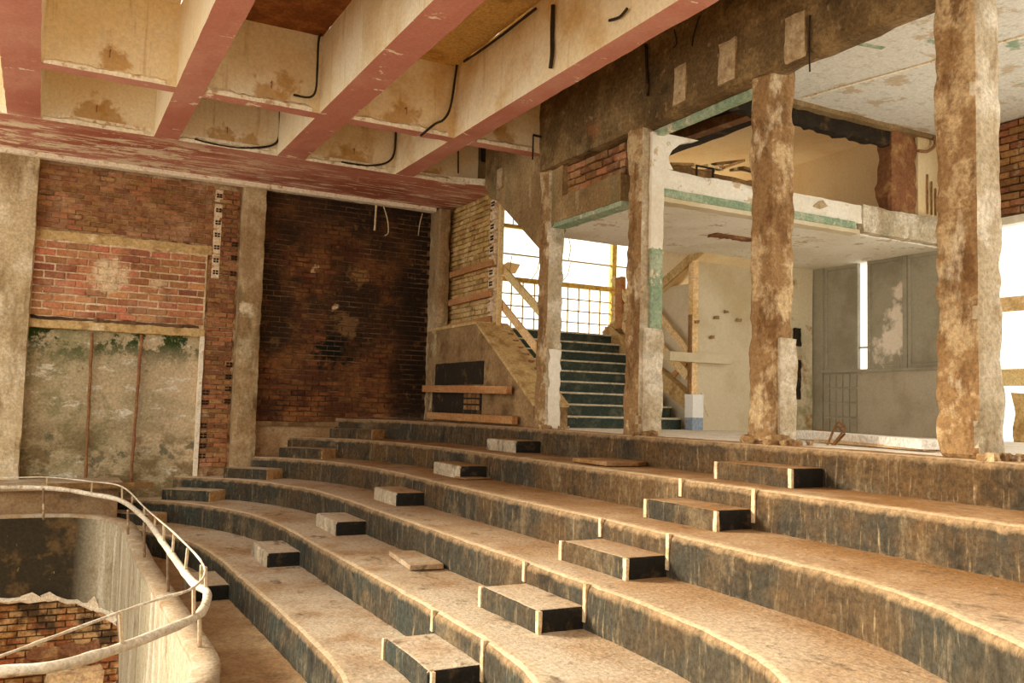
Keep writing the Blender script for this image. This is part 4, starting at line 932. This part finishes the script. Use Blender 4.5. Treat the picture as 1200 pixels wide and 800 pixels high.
# front-right bay: high peeling white ceiling, walls, boarded opening
cf = struct_root('ceiling_front_bay', (10, 5, 4.62))
mesh_obj('white_slab', rough_box((7.0, 4.1, 4.62), (13.3, 9.5, 4.8), .3, .015, 2), M_ceil, cf)
mesh_obj('edge_band', rough_box((7.0, 9.32, 4.55), (13.0, 9.5, 4.63), .1, .012, 5), M_conc, cf)
mesh_obj('moulding', BEAM((9.6, 9.2, 4.615), (10.6, 4.3, 4.615), .05, .03), M_lip, cf)
mesh_obj('green_seam', BEAM((8.05, 7.6, 4.612), (9.1, 7.4, 4.612), .07, .01, (0, 1, 0)), M_green, cf)
rw = struct_root('wall_right_room', (13.1, 9, Z0))
# shutters between the corner and the cross beam: thin wall with tall openings
mesh_obj('dado', rough_box((13.0, 9.4, Z0), (13.2, 11.15, .80), .2, .006, 2), M_greywall, rw)
mesh_obj('tiled_dado', BOX((13.02, 11.15, Z0), (13.2, 11.95, .80)), M_greywall, rw)
for r in range(4):
    for c in range(5): mesh_obj('wall_tile', BOX((12.995, 11.17+c*.155, Z0+.03+r*.27), (13.03, 11.31+c*.155, Z0+.27+r*.27), .006), M_shut, rw)
mesh_obj('head', BOX((13.0, 9.4, 2.80), (13.2, 12.2, 2.95)), M_shut, rw)
wn2 = struct_root('window_2', (13.1, 10.5, .8))
def shutter(y0, y1, m, nm='shutter_leaf'):
    b = mesh_obj(nm, BOX((13.06, y0, .84), (13.11, y1, 2.80), .006), m, wn2)
    for (a0, a1, c0, c1) in ((y0, y0+.06, .84, 2.8), (y1-.06, y1, .84, 2.8), (y0+.06, y1-.06, .84, .92), (y0+.06, y1-.06, 2.72, 2.8)):
        mesh_obj('shutter_rail', BOX((13.03, a0, c0), (13.065, a1, c1), .004), m, b)
shutter(11.17, 11.95, M_shut); shutter(10.22, 10.96, M_shut_peel); shutter(9.45, 10.12, M_shut)
mesh_obj('window_post', BOX((13.02, 10.13, .82), (13.12, 10.21, 2.82)), M_shut, wn2)
mesh_obj('sill', BOX((12.97, 9.4, .79), (13.2, 12.0, .84)), M_shut, wn2)
mesh_obj('gap_pane', BOX((13.08, 10.96, .84), (13.085, 11.17, 2.80)), M_glassm, wn2)
mesh_obj('gap_crossbar', BOX((13.06, 10.96, 1.22), (13.09, 11.17, 1.25)), M_bar, wn2)
tag(mesh_obj('wall_right_room', BOX((13.0, 11.95, Z0), (13.2, 12.4, 2.95)), M_shut), kind='structure')
# boarded opening right of the nearest column
mesh_obj('pier_wall', rough_box((13.0, 8.9, Z0), (13.2, 9.42, 2.95), .2, .01), M_greywall, rw)
ow = struct_root('window_3', (13.1, 7.5, Z0))
for zz, hh in ((1.66, .22), (.52, .26)): mesh_obj('board', rough_box((13.0, 5.5, zz), (13.06, 8.9, zz+hh), .2, .006), M_wood_pale, ow)
mesh_obj('lower_infill', rough_box((12.98, 8.0, Z0), (13.1, 8.25, .40), .1, .04, 4), M_para_top, ow)
for k in range(3): mesh_obj('window_bar', BOX((13.1, 5.6+k*.9, .4), (13.14, 5.64+k*.9, 3.0)), M_bar, ow)
mesh_obj('pane', BOX((13.12, 5.5, 1.9), (13.124, 8.9, 3.0)), M_glassm, ow)
mesh_obj('head', BOX((12.98, 5.3, 3.0), (13.15, 8.9, 3.12)), M_white, ow)
wr2 = struct_root('wall_right_room', (13.1, 7.5, 3.1))
mesh_obj('mortar_bed', BOX((13.02, 5.2, 3.12), (13.25, 9.42, 4.65)), M_mortar_dark, wr2)
lay(wr2, 'X', 13.0, 7.2, 8.9, 3.15, 4.6, .11, .3, M_brick_up, .016, .06)

# things lying on the platform
for k, (a, b, w, h, m, lab) in enumerate((
    ((941, 508, 10.6), (1096, 521, 8.6), .26, .09, M_board, 'long white board lying on the platform, uppermost of the pile'),
    ((960, 516, 10.2), (1096, 527, 8.2), .14, .03, M_debris, 'long narrow board under the white one on the platform'))):
    p = at(a[0], a[1], 'Z', Z0+.075-.05*k); q = at(b[0], b[1], 'Z', Z0+.075-.05*k)
    o = mesh_obj('loose_board', BEAM(p, q, w, h), m); tag(o, lab, 'board', 'boards lying on the platform')
o = mesh_obj('rubble_heap', rough_box((11.2, 10.6, Z0-.01), (11.8, 10.9, Z0+.06), .08, .04, 4, .03), M_wood_dark); tag(o, 'small dark heap of rubble on the platform under the board ends', 'rubble')
for k, pts in enumerate((((969,523),(975,508),(981,496),(983,494),(990,500)), ((974,523),(983,512),(991,501),(981,500)), ((978,521),(990,508),(984,502)))):
    o = mesh_obj('bent_rebar', TUBE([at(x, y, 'X', 7.6+.05*k) for x, y in pts], .012, 6), M_wood_dark); tag(o, 'rusty bent reinforcing bar sticking up at the platform edge, ' + ['left one', 'middle one', 'right one'][k], 'rebar', 'bent bars at the platform edge')
p = at(1053, 540, 'Z', Z0)
